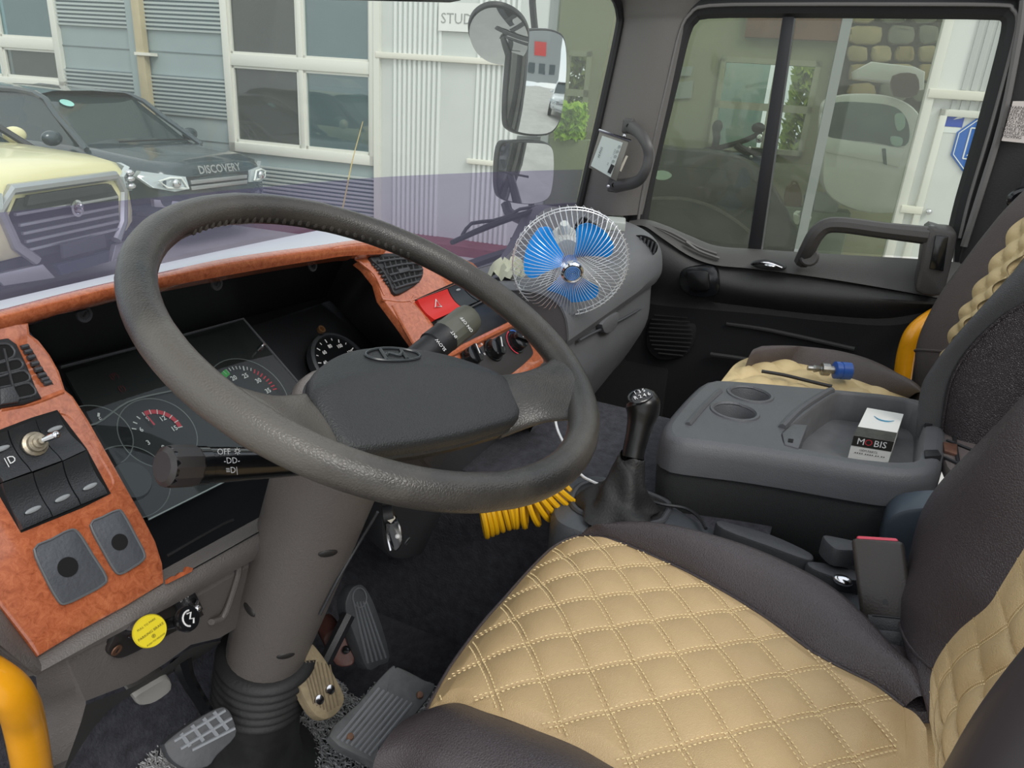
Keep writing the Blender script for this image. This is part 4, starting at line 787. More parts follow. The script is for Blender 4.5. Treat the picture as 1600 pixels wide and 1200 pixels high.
# air gauge
air = lambda v: 250-17.3*v
g, o = dial('air_gauge', (248, 676), .047)
ticks(g, o, .026, .031, [air(v) for v in (6, 7, 8, 9)], m_print, .0007)
b = B(); ring2(b, o, DX, DY, .0255, .031, air(15), air(9.2), .0004); b.make('red_arc', m_rd, g); o2 = o+DN*.0006
ticks(g, o2, .025, .0315, [air(v) for v in (10, 11, 12, 13, 14, 15)], m_print, .0005)
for v in (0, 3, 6, 9, 12, 15): num(g, o, .0205, air(v), str(v), .0085)
text('kg/cm²', o+DX*.004-DY*.034, DX, DY, .006, m_print, g); b = B(); b.tube([o+DX*x+DY*y for x, y in ((-.002, -.028), (.006, -.028), (.008, -.0255), (.006, -.023), (-.002, -.023), (-.004, -.0255))], .0004, 4, closed=True); b.make('filter_symbol', m_print, g)
b = B(); a_ = math.radians(air(9)); e = DX*math.cos(a_)+DY*math.sin(a_); p = e.cross(DN)*.0011; b.slab([o+e*.010-p+DN*.003, o+e*.029-p*.3+DN*.003, o+e*.029+p*.3+DN*.003, o+e*.010+p+DN*.003], -DN*.0005); b.make('needle', mat('needle_red', 'd8374a', .4), g)
# rev counter
g, o = dial('rev_counter', (390, 619), .060)
tv = lambda v: 238-7*v
b = B(); ring2(b, o, DX, DY, .039, .048, tv(20), tv(13), .0004); b.make('green_arc', m_gn, g)
ticks(g, o+DN*.0004, .042, .048, [tv(v) for v in range(13, 20)], mat('dial_pale', 'a9d6ae', .5), .0004)
ticks(g, o, .041, .048, [tv(v) for v in (20, 25)], m_print, .0008); ticks(g, o, .043, .048, [tv(v) for v in (21, 22, 23, 24, 26, 27)], m_print, .0005)
ticks(g, o, .041, .048, [tv(v) for v in range(28, 36)], m_rd, .0009)
for v in (10, 15, 20, 25, 30, 35): num(g, o, .032, tv(v), str(v), .0095)
needle(g, o, 178, .024)
b = B(); b.lathe([(.004, 0), (.004, .004), (0, .005)], o, DN, 14); b.make('needle_hub', m_black, g)
# left gauges
g, o = dial('fuel_gauge', (150, 682), .040); ticks(g, o, .026, .031, [52], m_print, .0012); text('F', o+DX*.016+DY*.016, DX, DY, .008, m_print, g)
g, o = dial('blank_gauge', (203, 752), .045); b = B(); b.lathe([(.024, 0), (.022, .004), (0, .004)], o, DN, 28); b.make('gauge_hub', m_ring, g)
for (x, y), s in (((178, 588), '(P)'), ((190, 607), '(!)')): text(s, D.at(x, y, .001), DX, DY, .010, mat('warn_red', '5c2024', .6), ip, name='warning_symbol')
# speedometer, standing proud in the right of the recess
so2 = D.at(534, 568, .012); b = B(); b.lathe([(.055, -.012), (.056, .002), (.053, .004), (.0505, .004), (.050, 0), (0, 0)], so2, DN, 48); sg_ = b.make('speedometer', m_ring, dash)
b = B(); b.lathe([(.0495, .0), (.0495, .0005), (0, .0005)], so2, DN, 48); b.make('dial_face', m_face, sg_)
sv = lambda v: 230-1.75*v; o = so2+DN*.001
ticks(sg_, o, .040, .046, [sv(v) for v in (40, 60, 80, 100, 120)], m_print, .0008); ticks(sg_, o, .042, .046, [sv(v) for v in (50, 70, 90, 110)], m_print, .0006)
for v in (40, 60, 80, 100, 120): num(sg_, o+DN*.0, .0325, sv(v), str(v), .0085)
bo = D.at(500, 517, .02); b = B(); b.lathe([(.006, 0), (.0065, .006), (.0035, .006), (.003, .001), (0, .001)], bo, DN, 14); b.make('brass_nut', mat('brass_old', '8a6848', .4, .8), sg_)
# ---- left vent
def vent_left():
    o = [(-60, 540), (-20, 532), (14, 527), (28, 537), (44, 570), (58, 605), (67, 622), (40, 632), (0, 638), (-60, 640)]
    b = B(); b.slab(W.pts(o, .004), WD*.02, .003); v = b.make('air_vent', m_black, dash)
    for q in ([(-55, 560), (-55, 548), (-20, 541), (10, 537), (21, 545), (23, 553), (16, 560), (-10, 566)], [(-55, 582), (-20, 573), (20, 562), (32, 563), (36, 571), (28, 578), (0, 584), (-50, 594)], [(-55, 602), (-20, 594), (30, 580), (42, 582), (47, 590), (40, 597), (0, 606), (-50, 614)], [(-55, 624), (-10, 614), (38, 599), (50, 602), (56, 612), (48, 619), (0, 627), (-50, 632)]):
        b = B(); b.slab(W.pts(c2(q, 3, True), .0046), WD*.001); so = b.make('vent_slot', m_dark, v)
        b = B(); b.tube(W.pts(q, .005), .0011, 6, closed=True, n=3); b.make('slat', m_dgrey, v)
    for x in (-16, 8):
        b = B(); b.tube(W.pts([(x-2, 545), (x+8, 590), (x+18, 626)], .0052), .0016, 6); b.make('vane', m_black, v)
    b = B(); b.slab(W.pts([(0, 607), (22, 602), (33, 622), (30, 628), (2, 632)], .008), WD*.006, .002); b.make('vent_tab', m_dgrey, v)
vent_left()
def thumb(L, n, wpx, P, lift=.003, h=.004):
    a = P.pts([(x-wpx, y) for x, y in L], lift-.003)+P.pts([(x+wpx, y) for x, y in reversed(L)], lift-.003); b = B(); b.slab(a, -P.n*.004); t = b.make('thumbwheel', m_dark, dash)
    for k in range(n):
        u = (k+.5)/n; i = u*(len(L)-1); j = min(int(i), len(L)-2); x = L[j][0]+(L[j+1][0]-L[j][0])*(i-j); y = L[j][1]+(L[j+1][1]-L[j][1])*(i-j)
        b = B(); b.tube(P.pts([(x-wpx*.7, y+1.5), (x+wpx*.7, y-1.5)], lift-.002+.002*math.sin(math.pi*u)), h, 6); b.make('wheel_rib', m_dgrey, t)
thumb([(36, 538), (46, 553), (57, 573), (68, 590), (76, 601)], 8, 8, W, h=.0022)
# ---- rocker switches
qs = [[(-30, 688), (8, 674), (45, 738), (2, 754)], [(10, 673), (52, 657), (93, 721), (47, 738)], [(53, 657), (88, 645), (131, 704), (95, 721)], [(1, 756), (48, 740), (81, 807), (36, 827)], [(50, 740), (94, 723), (125, 789), (83, 807)], [(96, 722), (133, 705), (168, 771), (127, 788)]]
b = B(); b.slab(W.pts([(-50, 690), (50, 652), (90, 640), (136, 700), (174, 771), (130, 793), (34, 832), (-20, 740)], .0015), WD*.02, .001); b.make('switch_well', m_dark, dash)
for k, q in enumerate(qs):
    P = W.pts(q, .006); b = B(); c0, c1_, c2_, c3 = P; nn = 7
    def fs(u, v): return c0.lerp(c1_, u).lerp(c3.lerp(c2_, u), v)+W.n*((.007*(v-.45)**2*4 if k < 3 else .007*(v-.5)**2*3)-.002+.003*(v > .98)*(-1))
    b.grid(4, nn, fs, WD*.012); s = b.make('rocker_switch', mat('switch_black', '26282b', .38, bump=.25, bscale=700), dash, smooth=40)
    if k != 1:
        pos = fs(.55, .32 if k < 3 else .72); b = B(); b.ell(pos+W.n*.0015, .007, .0022, .0012, (W.ex, W.ey, W.n)); b.make('switch_lens', mat('lens_grey', '8b8e90', .35), s)
    if k == 0: text('|D', fs(.62, .62)+W.n*.0015, W.ex, W.ey, .009, m_print, s)
    if k == 1:
        c = W.at(54, 694, .006); b = B(); b.lathe([(.0105, 0), (.0105, .002), (.008, .003), (.0075, .006), (.005, .0065), (.005, .009), (.0028, .0095), (.0025, .013)], c, W.n, 20); t = b.make('toggle_base', mat('toggle_metal', 'a49a88', .4, .7, var=.25, vscale=200), s)
        b = B(); b.tube([c+W.n*.010, c+W.n*.018+W.ex*.008], [.0022, .0034], 10); b.ell(c+W.n*.019+W.ex*.009, .0036, .0036, .0036); b.make('toggle_lever', m_chrome, t)
# ---- blank covers
def cover(o, hole, r):
    P = W.pts(c2(o, 3, True), .003); b = B(); b.slab(P, WD*.006, .0015); s = b.make('blank_cover', mat('cover_slate', '4b4e54', .55, bump=.3, bscale=300, var=.1, vscale=25), dash)
    h = W.at(*hole, .0035); b = B(); b.lathe([(r, 0), (r, .0004), (0, .0004)], h, W.n, 24); b.make('cover_hole', m_dark, s)
    b = B(); b.tube([W.n*.0+p for p in P], .0011, 5, closed=True); b.make('cover_edge', mat('edge_grey', '5c5e60', .5), s)
cover([(54, 858), (80, 843), (107, 829), (122, 832), (145, 868), (166, 902), (159, 915), (130, 931), (103, 943), (91, 938), (70, 900)], (106, 886), .0085)
cover([(142, 820), (160, 808), (182, 798), (192, 802), (212, 838), (226, 866), (221, 877), (205, 888), (190, 896), (180, 892), (160, 858)], (187, 847), .0075)
# ---- lip and knee panel
m_knee = mat('knee_grey', '6c6764', .55, bump=.55, bscale=600, var=.05, vscale=12)
K = Pl(W.at(59, 1040, -.012), (0, -.975, -.22))
WL = W.off(-.006)
b = B(); lipA = WL.pts([(-60, 935), (0, 948), (59, 1027), (150, 973), (259, 911), (340, 865), (425, 817), (480, 786)]); lipB = [K.at(x, y, .012) for x, y in ((-60, 985), (0, 1008), (57, 1055), (104, 1032), (200, 982), (262, 950), (330, 912), (420, 862), (500, 820))]
a_, c_ = [lipA[i] for i in range(8)], lipB[:8]
b.grid(3, 28, lambda u, v: samp(a_, v).lerp(samp(c_, v), u)+V((0, -.006*math.sin(math.pi*u), 0)), V((0, .02, 0))); b.make('fascia_lip', m_knee, dash)
kp = [(104, 1030), (200, 978), (262, 946), (330, 910), (420, 858), (470, 830), (440, 880), (372, 985), (345, 1001), (300, 1012), (262, 1040), (215, 1070), (134, 1101)]
b = B(); b.slab(K.pts(kp, .0), V((0, .10, 0)), .008); kn = b.make('knee_panel', m_knee, dash)
b = B(); kb = K.pts([(134, 1101), (215, 1070), (262, 1040), (300, 1012), (345, 1001)], -.004); kc = [PY(x, y, .62) for x, y in ((96, 1215), (160, 1120), (225, 1075), (290, 1040), (345, 1004))]
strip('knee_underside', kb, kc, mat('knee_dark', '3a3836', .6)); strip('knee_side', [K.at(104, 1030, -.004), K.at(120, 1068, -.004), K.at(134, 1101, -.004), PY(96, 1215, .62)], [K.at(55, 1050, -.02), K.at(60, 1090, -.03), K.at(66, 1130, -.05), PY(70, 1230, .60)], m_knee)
strip('door_side_panel', [W.at(-60, 860, -.004), W.at(0, 949, -.004), W.at(59, 1027, -.004), K.at(57, 1055, .01)], [W.at(-100, 990, -.01), W.at(-40, 1030, -.01), K.at(5, 1060, .0), K.at(57, 1055, .01)], m_knee)
# bulge with the triangular dish next to the column
b = B(); b.tube(K.pts([(352, 868), (373, 880), (368, 910), (350, 960), (330, 972)], .004), .005, 8, sx=.7, n=4); b.make('moulded_ridge', m_knee, kn)
# brake valve plate and knobs
b = B(); b.slab([K.at(x, y, .006) for x, y in c2([(170, 1018), (176, 1002), (190, 985), (270, 930), (302, 925), (316, 955), (312, 966), (240, 1005), (198, 1026), (180, 1028)], 3, True)], V((0, .006, 0)), .001); b.make('valve_plate', mat('plate_dark2', '2a2625', .5), kn)
screw(K.at(182, 1016, .008), K.n, .0035, mat('rusty_screw', '7a5a48', .5, .6), kn)
bp = thing('parking_brake_knob', 'round yellow pull knob lettered parking brake under the wood fascia', 'knob', K.at(232, 985, .01))
kc_ = K.at(234, 986, .045); kn_ = (V((-.25, -.85, .45))).normalized()
b = B(); b.lathe([(.009, -.008), (.0135, -.004), (.0143, .0), (.0135, .0018), (0, .002)], kc_, kn_, 32); yk = b.make('knob_disc', mat('yellow_knob', 'd8c41c', .4, coat=.3), bp)
e1_ = V((1, 0, .1)); e1_ = (e1_-kn_*e1_.dot(kn_)).normalized(); e2_ = kn_.cross(e1_)
mk = mat('knob_ink', '4a4410', .7)
text('PARKING BRAKE', kc_+kn_*.0022-e2_*.0005, e1_, e2_, .0032, mk, yk); text('PULL TO PARK', kc_+kn_*.0022+e2_*.007, e1_, e2_, .0026, mk, yk); text('℗', kc_+kn_*.0022-e2_*.0052, e1_, e2_, .0042, mk, yk); text('PUSH TO RELEASE', kc_+kn_*.0022-e2_*.009, e1_, e2_, .0021, mk, yk)
b = B(); b.tube([kc_-kn_*.008, K.at(206, 985, .012)], [.006, .007], 12); b.lathe([(.007, 0), (.007, .010), (.005, .012)], K.at(204, 984, .008), kn_, 16); b.make('valve_stem', m_chrome, bp)
bk = thing('black_pull_knob', 'black round knob with a white curved arrow mark beside the yellow one', 'knob', K.at(285, 965, .01))
kc_ = K.at(292, 967, .045); kn_ = (V((.1, -.85, .5))).normalized()
b = B(); b.lathe([(.005, -.032), (.006, -.010), (.0105, -.006), (.0122, .0), (.0115, .003), (0, .0035)], kc_, kn_, 28); yk = b.make('knob_cap', m_gloss, bk)
e1_ = V((1, 0, .1)); e1_ = (e1_-kn_*e1_.dot(kn_)).normalized(); e2_ = kn_.cross(e1_)
b = B(); b.tube([kc_+kn_*.0038+e1_*math.cos(a)*.0072+e2_*math.sin(a)*.0072 for a in [math.radians(60+k*20) for k in range(10)]], .0009, 5); b.tube([kc_+kn_*.0038+e1_*x*.7+e2_*y*.7 for x, y in ((.000, .007), (.006, .005), (.0, -.001), (.005, -.004), (.001, -.009))], .0009, 5); b.make('arrow_mark', m_print, yk)
b = B(); b.slab([K.at(x, y, .010) for x, y in ((270, 934), (301, 916), (318, 952), (284, 968))], V((0, .003, 0)), .001); t_ = b.make('switch_plate', m_black, kn)
text('0  N', K.at(288, 935, .0105), K.ex, K.ey, .006, m_print, t_)
b = B(); b.lathe([(.008, 0), (.0085, .004), (.004, .005)], K.at(296, 945, .010), K.n, 18); b.tube([K.at(297, 944, .014), K.at(308, 951, .028)], [.002, .003], 8); b.ell(K.at(308, 951, .03), .004, .004, .004); b.make('toggle', m_chrome, t_)
b = B(); b.slab([K.at(x, y, -.03) for x, y in c2([(212, 1092), (232, 1078), (262, 1062), (268, 1076), (240, 1098), (218, 1103)], 3, True)], V((0, .02, .02)), .003); b.make('bracket_clip', mat('clip_pale', '9c9a96', .5), dash)
# ---- centre stack
_a8, _t40 = math.radians(8), math.radians(40)
S = Pl(PY(600, 400, .65), (-math.sin(_a8)*math.cos(_t40), -math.cos(_a8)*math.cos(_t40), math.sin(_t40)), (math.cos(_a8), -math.sin(_a8), 0)); SD = -S.n
so_l = [(545, 398), (556, 404), (572, 417), (590, 440), (597, 465), (625, 503), (655, 545), (680, 590), (700, 640), (714, 668), (728, 678), (745, 682), (776, 668), (804, 651), (825, 636), (846, 600), (851, 567), (846, 540), (838, 512), (826, 500), (815, 490), (800, 478), (786, 466), (770, 440), (740, 410), (700, 392), (650, 382), (600, 374), (565, 378)]
b = B(); b.slab(S.pts(so_l), SD*.014, .004); stk = b.make('stack_fascia', m_wood, dash)
for L in ([(597, 468), (640, 470), (700, 448), (735, 432)], [(560, 408), (585, 430), (600, 462)], [(612, 478), (650, 545), (668, 575)], [(641, 473), (650, 465), (672, 505), (690, 535)]):
    b = B(); b.tube(S.pts(L, -.0012), .003, 6, sx=.8, n=4); b.make('wood_ridge', m_wood, dash)
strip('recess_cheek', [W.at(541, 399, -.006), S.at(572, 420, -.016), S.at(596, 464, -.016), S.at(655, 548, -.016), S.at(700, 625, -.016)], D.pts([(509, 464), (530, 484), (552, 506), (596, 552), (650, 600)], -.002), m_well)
# vent
vo = c2([(578, 402), (592, 396), (625, 395), (645, 398), (656, 408), (662, 422), (659, 436), (645, 448), (619, 460), (608, 440), (596, 420)], 3, True)
b = B(); b.slab(S.pts(vo, .006), SD*.02, .002); vr = b.make('air_vent', m_black, dash)
b = B(); b.slab(S.pts([(592, 401), (640, 400), (652, 410), (656, 424), (652, 436), (622, 452), (610, 430)], .0065), SD*.001); b.make('vent_opening', m_dark, vr)
for L in ([(590, 409), (620, 405), (648, 404)], [(601, 419), (630, 413), (656, 411)], [(608, 430), (635, 424), (660, 421)], [(613, 441), (635, 435), (659, 430)], [(617, 451), (635, 445), (654, 440)]):
    b = B(); b.tube(S.pts(L, .008), .0022, 6, n=2); b.make('slat', m_dgrey, vr)
for k in range(6):
    b = B(); b.tube(S.pts([(598+k*9, 402), (605+k*8.4, 425), (620+k*6, 451-k*2)], .007), .0013, 5); b.make('vane', m_dgrey, vr)
b = B(); b.slab(S.pts([(622, 420), (640, 417), (642, 423), (625, 427)], .011), SD*.006, .001); b.make('vent_tab', m_dgrey, vr)
thumb([(583, 411), (593, 420), (603, 436), (611, 448)], 8, 5, S, h=.002)
# hazard and switches
def rock(name, q, m, lab=None):
    c0, c1_, c2_, c3 = S.pts(q, .004); b = B(); fs = lambda u, v: c0.lerp(c1_, u).lerp(c3.lerp(c2_, u), v)+S.n*(.006*(v-.45)**2*3); b.grid(3, 6, fs, SD*.012); return b.make(name, m, dash), fs
b = B(); b.slab(S.pts([(648, 468), (735, 430), (768, 436), (810, 500), (700, 556), (676, 506)], .001), SD*.01); b.make('switch_well', m_dark, dash)
hz, fs = rock('hazard_switch', [(650, 470), (697, 453), (719, 483), (676, 502)], mat('hazard_red', 'c4231c', .35))
b = B(); tri = [S.at(x, y, .006) for x, y in ((681, 468), (690, 479), (680, 480))]; b.tube(tri, .0012, 5, closed=True); b.make('hazard_triangle', m_print, hz)
for q, s in (([(698, 452), (718, 445), (743, 473), (720, 483)], ''), ([(719, 444), (738, 438), (766, 463), (744, 472)], 'D')):
    r_, fs = rock('rocker_switch', q, mat('switch_black2', '24282b', .35)); b = B(); b.ell(fs(.6, .2)+S.n*.001, .006, .002, .001, (S.ex, S.ey, S.n)); b.make('switch_lens', mat('lens_grey', '8b8e90', .35), r_)
    if s: text('DF', fs(.3, .45)+S.n*.001, S.ex, S.ey, .008, m_print, r_)
b = B(); b.slab(S.pts([(679, 506), (768, 464), (796, 492), (797, 502), (700, 552), (692, 540)], .004), SD*.01, .001); b.make('radio_blank', mat('radio_black', '1a1b1d', .3), dash)
b = B(); b.tube(S.pts([(683, 503), (720, 487), (766, 465)], .008), .0015, 5); b.make('radio_trim', m_dashd, dash)
b = B(); b.tube(S.pts([(690, 560), (740, 535), (795, 508), (803, 503)], .004), .006, 8, sx=.8, n=3); b.make('wood_ridge', m_wood, dash)
# heater panel
b = B(); b.slab(S.pts(c2([(700, 575), (735, 552), (790, 518), (806, 512), (820, 525), (833, 548), (826, 562), (790, 590), (740, 612), (715, 610)], 3, True), .003), SD*.01, .001); hp = b.make('heater_panel', mat('heater_dark', '2e2b2b', .5), dash)
def knob(c, r, a0):
    o = S.at(*c, .004); b = B(); b.lathe([(r*1.15, 0), (r*1.1, .002), (r*.95, .002), (r*.88, .014), (r*.75, .015), (0, .015)], o, S.n, 28); k = b.make('heater_knob', m_gloss, dash)
    a = math.radians(a0); e = S.ex*math.cos(a)+S.ey*math.sin(a); p = e.cross(S.n)
    b = B(); b.box(o+S.n*.017, r*.85, r*.2, .004, (e, p, S.n)); b.make('knob_grip', m_gloss, k); b = B(); b.box(o+S.n*.0215+e*r*.3, r*.5, r*.05, .0004, (e, p, S.n)); b.make('knob_line', m_print, k); return o
knob((735, 558), .017, 80)
o = knob((771, 547), .018, 60)
for a in (100, 140, 180, 30, 0): text('◦', o+(S.ex*math.cos(math.radians(a))+S.ey*math.sin(math.radians(a)))*.026, S.ex, S.ey, .012, m_print, hp)
o = knob((806, 535), .018, -30)
b = B(); ring2(b, o, S.ex, S.ey, .0215, .0235, 100, 240, .0015); b.make('warm_arc', mat('arc_red', 'c23345', .5), hp); b = B(); ring2(b, o, S.ex, S.ey, .0215, .0235, -30, 90, .0015); b.make('cool_arc', mat('arc_blue', '3563b0', .5), hp)
# ashtray slot low in the stack
b = B(); b.slab(S.pts(c2([(748, 658), (756, 652), (800, 626), (812, 628), (800, 640), (758, 664), (750, 665)], 3, True), .004), SD*.01, .0015); b.make('ashtray', m_gloss, dash)
# pale edge strip and dark gap to the right of the stack
b = B(); b.tube(S.pts([(838, 514), (846, 540), (853, 567), (850, 590)], .0), .0025, 6, n=3); b.make('edge_strip', mat('edge_cream', 'b9a99c', .4), dash)
b = B(); b.slab(S.pts([(800, 470), (840, 500), (862, 560), (864, 620), (858, 660), (800, 660), (700, 500), (640, 420), (700, 400)], -.016), V((.03, .22, -.02))); b.make('stack_side', m_dashd, dash)
# lower centre panel
Lp = Pl(S.at(735, 678, -.004), (0, -.94, -.34))
lo_ = c2([(605, 650), (650, 645), (712, 664), (730, 676), (760, 676), (804, 650), (835, 636), (866, 640), (862, 668), (852, 680), (836, 706), (800, 762), (762, 797), (712, 829), (676, 859), (640, 876), (612, 874), (598, 850), (596, 800), (600, 720)], 3, True)
b = B(); b.slab(Lp.pts(lo_), V((.04, .09, .0)), .012); lc = b.make('lower_centre_panel', m_dashd, dash)
b = B(); b.tube(Lp.pts([(776, 738), (815, 708), (852, 680)], .0015), .0016, 6); b.make('panel_seam', m_dash, lc)
for x, y in ((777, 722), (843, 676), (636, 846)): screw(Lp.at(x, y, .001), Lp.n, .005, m_dashd, lc)
# ================================================================ STEERING WHEEL AND COLUMN
wc = V((.5608, .3857, -.2172)); wN = V((.0266, -.4057, .9136)).normalized(); wX = (V((1, 0, 0))-wN*wN.x).normalized(); wY = wN.cross(wX)
ph_ = math.radians(-20); U_ = wX*math.cos(ph_)+wY*math.sin(ph_); V_ = wN.cross(U_)
def wp3(u, v, h=0): return wc+U_*u+V_*v+wN*h
m_rim = mat('rim_rubber', '272625', .34, bump=.16, bscale=380, kind='voronoi', col2='46423d', vscale=6); m_pad = mat('pad_black', '262728', .42, bump=.45, bscale=700, var=.06, vscale=12)
_t = m_rim.node_tree; _b = _t.nodes['Principled BSDF']; _src = _b.inputs['Base Color'].links[0].from_socket     # worn patch on the left of the rim
_g = _t.nodes.new('ShaderNodeNewGeometry'); _tc = _t.nodes.new('ShaderNodeTexCoord'); _vd = _t.nodes.new('ShaderNodeVectorMath'); _vd.operation = 'DISTANCE'
_wpt = wc+wX*-.205+wY*-.02+V((0, 0, H)); _vd.inputs[1].default_value = tuple(_wpt); _t.links.new(_tc.outputs['Object'], _vd.inputs[0])
_nz = _t.nodes.new('ShaderNodeTexNoise'); _nz.inputs['Scale'].default_value = 22; _nz.inputs['Detail'].default_value = 5; _t.links.new(_tc.outputs['Object'], _nz.inputs['Vector'])
_ma = _t.nodes.new('ShaderNodeMath'); _ma.operation = 'MULTIPLY_ADD'; _ma.inputs[1].default_value = .16; _t.links.new(_nz.outputs['Fac'], _ma.inputs[0]); _t.links.new(_vd.outputs['Value'], _ma.inputs[2])
_rp = _t.nodes.new('ShaderNodeValToRGB'); _rp.color_ramp.elements[0].position = .15; _rp.color_ramp.elements[0].color = (1, 1, 1, 1); _rp.color_ramp.elements[1].position = .20; _rp.color_ramp.elements[1].color = (0, 0, 0, 1); _t.links.new(_ma.outputs[0], _rp.inputs['Fac'])
_mx = _t.nodes.new('ShaderNodeMix'); _mx.data_type = 'RGBA'; _mx.inputs[7].default_value = (*lin('57534d'), 1); _t.links.new(_rp.outputs[0], _mx.inputs[0]); _t.links.new(_src, _mx.inputs[6]); _t.links.new(_mx.outputs[2], _b.inputs['Base Color'])
sw_ = thing('steering_wheel', 'large worn black two-spoke steering wheel with an oval emblem on its pad', 'steering wheel', wc)
b = B(); n = 96; b.tube([wp3(.215*math.cos(2*math.pi*k/n), .215*math.sin(2*math.pi*k/n)) for k in range(n)], [.0158+.0006*math.sin(k*.7)*(k % 7 == 0) for k in range(n)], 18, closed=True); b.make('rim', m_rim, sw_, smooth=60)
b = B()
for k in range(30):
    a = math.radians(48+k*2.7); b.ell(wp3(.2022*math.cos(a), .2022*math.sin(a), -.003), .0034, .0036, .006, nu=8, nv=6)
o = b.make('finger_grips', m_rim, sw_); o['kind'] = 'stuff'
for sx in (-1, 1):                                          # spokes: flattened blades that widen into the rim
    T = crom([V((.085, -.045, -.034)), V((.115, -.054, -.026)), V((.145, -.064, -.016)), V((.17, -.066, -.007)), V((.190, -.062, -.001)), V((.203, -.055, 0))], 4)
    Bo = crom([V((.085, -.122, -.046)), V((.112, -.124, -.036)), V((.130, -.130, -.024)), V((.143, -.144, -.010)), V((.150, -.156, -.002)), V((.152, -.165, 0))], 4)
    R = []
    for q, (t_, o_) in enumerate(zip(T, Bo)):
        c = (t_+o_)/2; hh = (t_-o_)/2; th = .010+.003*q/len(T)
        R.append([wp3(sx*(c.x+hh.x*math.cos(a)), c.y+hh.y*math.cos(a), c.z+hh.z*math.cos(a)+th*math.sin(a)) for a in [2*math.pi*k/24 for k in range(24)]])
    b = B(); b.loft(R, True, True); b.make('spoke', m_rim, sw_, smooth=70)
O = [(-.102, -.120), (-.112, -.09), (-.110, -.060), (-.088, -.030), (-.045, -.006), (0, .001), (.045, -.004), (.09, -.022), (.120, -.05), (.124, -.085), (.108, -.115), (.05, -.124), (0, -.127), (-.05, -.126)]
O = [(p.x, p.y) for p in crom([V((a, c, 0)) for a, c in O], 5, True)]
def ph(u, v):
    c = -.046-1.4*u*u; d = v-c; return -.009-(.27*d if d > 0 else -.22*d)-.10*abs(u)*abs(u)*4
def oring(s, dh, cv=-.062, flat=None):
    out = []
    for u, v in O: U, Vv = u*s, cv+(v-cv)*s; out.append(wp3(U, Vv, flat if flat is not None else ph(U, Vv)+dh))
    return out
b = B(); b.loft([oring(.55, 0, cv=-.09, flat=-.058), oring(.80, 0, cv=-.09, flat=-.056), oring(.97, 0, cv=-.08, flat=-.048), oring(1.015, -.014), oring(.995, -.011)], True, True); b.make('pad_base', m_pad, sw_, smooth=40)
b = B(); b.loft([oring(.99, -.014), oring(1.0, -.010), oring(.99, -.005), oring(.965, -.0015), oring(.92, 0), oring(.8, 0), oring(.65, 0), oring(.5, 0), oring(.35, 0), oring(.2, 0), oring(.08, 0)], False, True); pd = b.make('horn_pad', m_pad, sw_, smooth=60)
# emblem
def ep(x, y): return wp3(.002+x, -.022+y, ph(.002+x, -.022+y)+.0012)
m_emb = mat('emblem_black', '2e3234', .3)
b = B(); b.tube([ep(.031*math.cos(2*math.pi*k/40), .0145*math.sin(2*math.pi*k/40)) for k in range(40)], .0014, 6, closed=True); b.make('emblem', m_emb, pd)
b = B(); b.tube([ep(x, y) for x, y in ((-.017, -.0115), (-.012, .0), (-.007, .012))], .0018, 6, n=4); b.tube([ep(x, y) for x, y in ((.007, -.012), (.012, .0), (.017, .0115))], .0018, 6, n=4); b.tube([ep(x, y) for x, y in ((-.012, -.003), (-.004, .003), (.004, -.003), (.012, .003))], .0018, 6, n=4); o = b.make('emblem_letter', m_emb, pd); o['kind'] = 'stuff'
# column
col = thing('steering_column', 'grey plastic steering column cowl with a ribbed rubber boot at its foot', 'steering column', V((.561, .6, -.9)))
ax0 = V((.561, .41, -.262)); ax1 = V((.561, .572, -.700)); cd = (ax1-ax0).normalized()
b = B(); b.tube([ax0+cd*.035, ax0+cd*.05, ax0.lerp(ax1, .3), ax0.lerp(ax1, .6), ax0.lerp(ax1, .9), ax1], [.040, .060, .058, .055, .051, .048], 28, sx=1.0, up=(1, 0, 0), n=4); sh = b.make('cowl', m_col, col, smooth=60)
def cpt(px, py, r=.056):
    q = ray(px, py); best = None                            # nearest hit with the cowl cylinder
    w0 = -ax0; A_ = q-cd*q.dot(cd); B_ = w0-cd*w0.dot(cd); a_, bb, cc_ = A_.dot(A_), 2*A_.dot(B_), B_.dot(B_)-r*r
    dsc = bb*bb-4*a_*cc_
    return q*((-bb-math.sqrt(max(dsc, 0)))/(2*a_))
for x, y, s in ((512, 863, .055), (391, 952, .052), (446, 1023, .05)):
    p = cpt(x, y, s); n = (p-ax0)-cd*(p-ax0).dot(cd); n.normalize(); tv_ = cd.cross(n); b = B(); b.ell(p+n*.001, .011, .0055, .003, (tv_, cd, n)); r_ = b.make('screw_recess', mat('recess_dark', '262423', .5), sh)
b = B(); b.tube([cpt(x, y, .0575) for x, y in ((590, 800), (560, 850), (528, 905), (500, 960))], .0018, 6, n=3); b.make('cowl_seam', m_dgrey, sh)
b = B(); R_ = []
base = [(.561, .572, -.70), (.561, .578, -.735), (.561, .585, -.78)]
axb = V((0, .22, -1)).normalized(); o_ = V((.561, .565, -.685)); pr = []
for k in range(6): pr += [(.050, k*.014), (.062, k*.014+.004), (.063, k*.014+.008), (.052, k*.014+.013)]
b.lathe(pr, o_, axb, 36, ref=(1, 0, 0)); b.make('rubber_bellows', m_rubber, col, smooth=60)
b = B(); o_ = o_+axb*.078; b.lathe([(.048, 0), (.052, .03), (.053, .09), (.060, .125), (.085, .14)], o_, V((.0, .10, -1)).normalized(), 32, ref=(1, 0, 0)); b.make('base_boot', mat('boot_dusty', '1f1f20', .45, col2='3a3a3a', vscale=9, bump=.3, bscale=30), col, smooth=60)
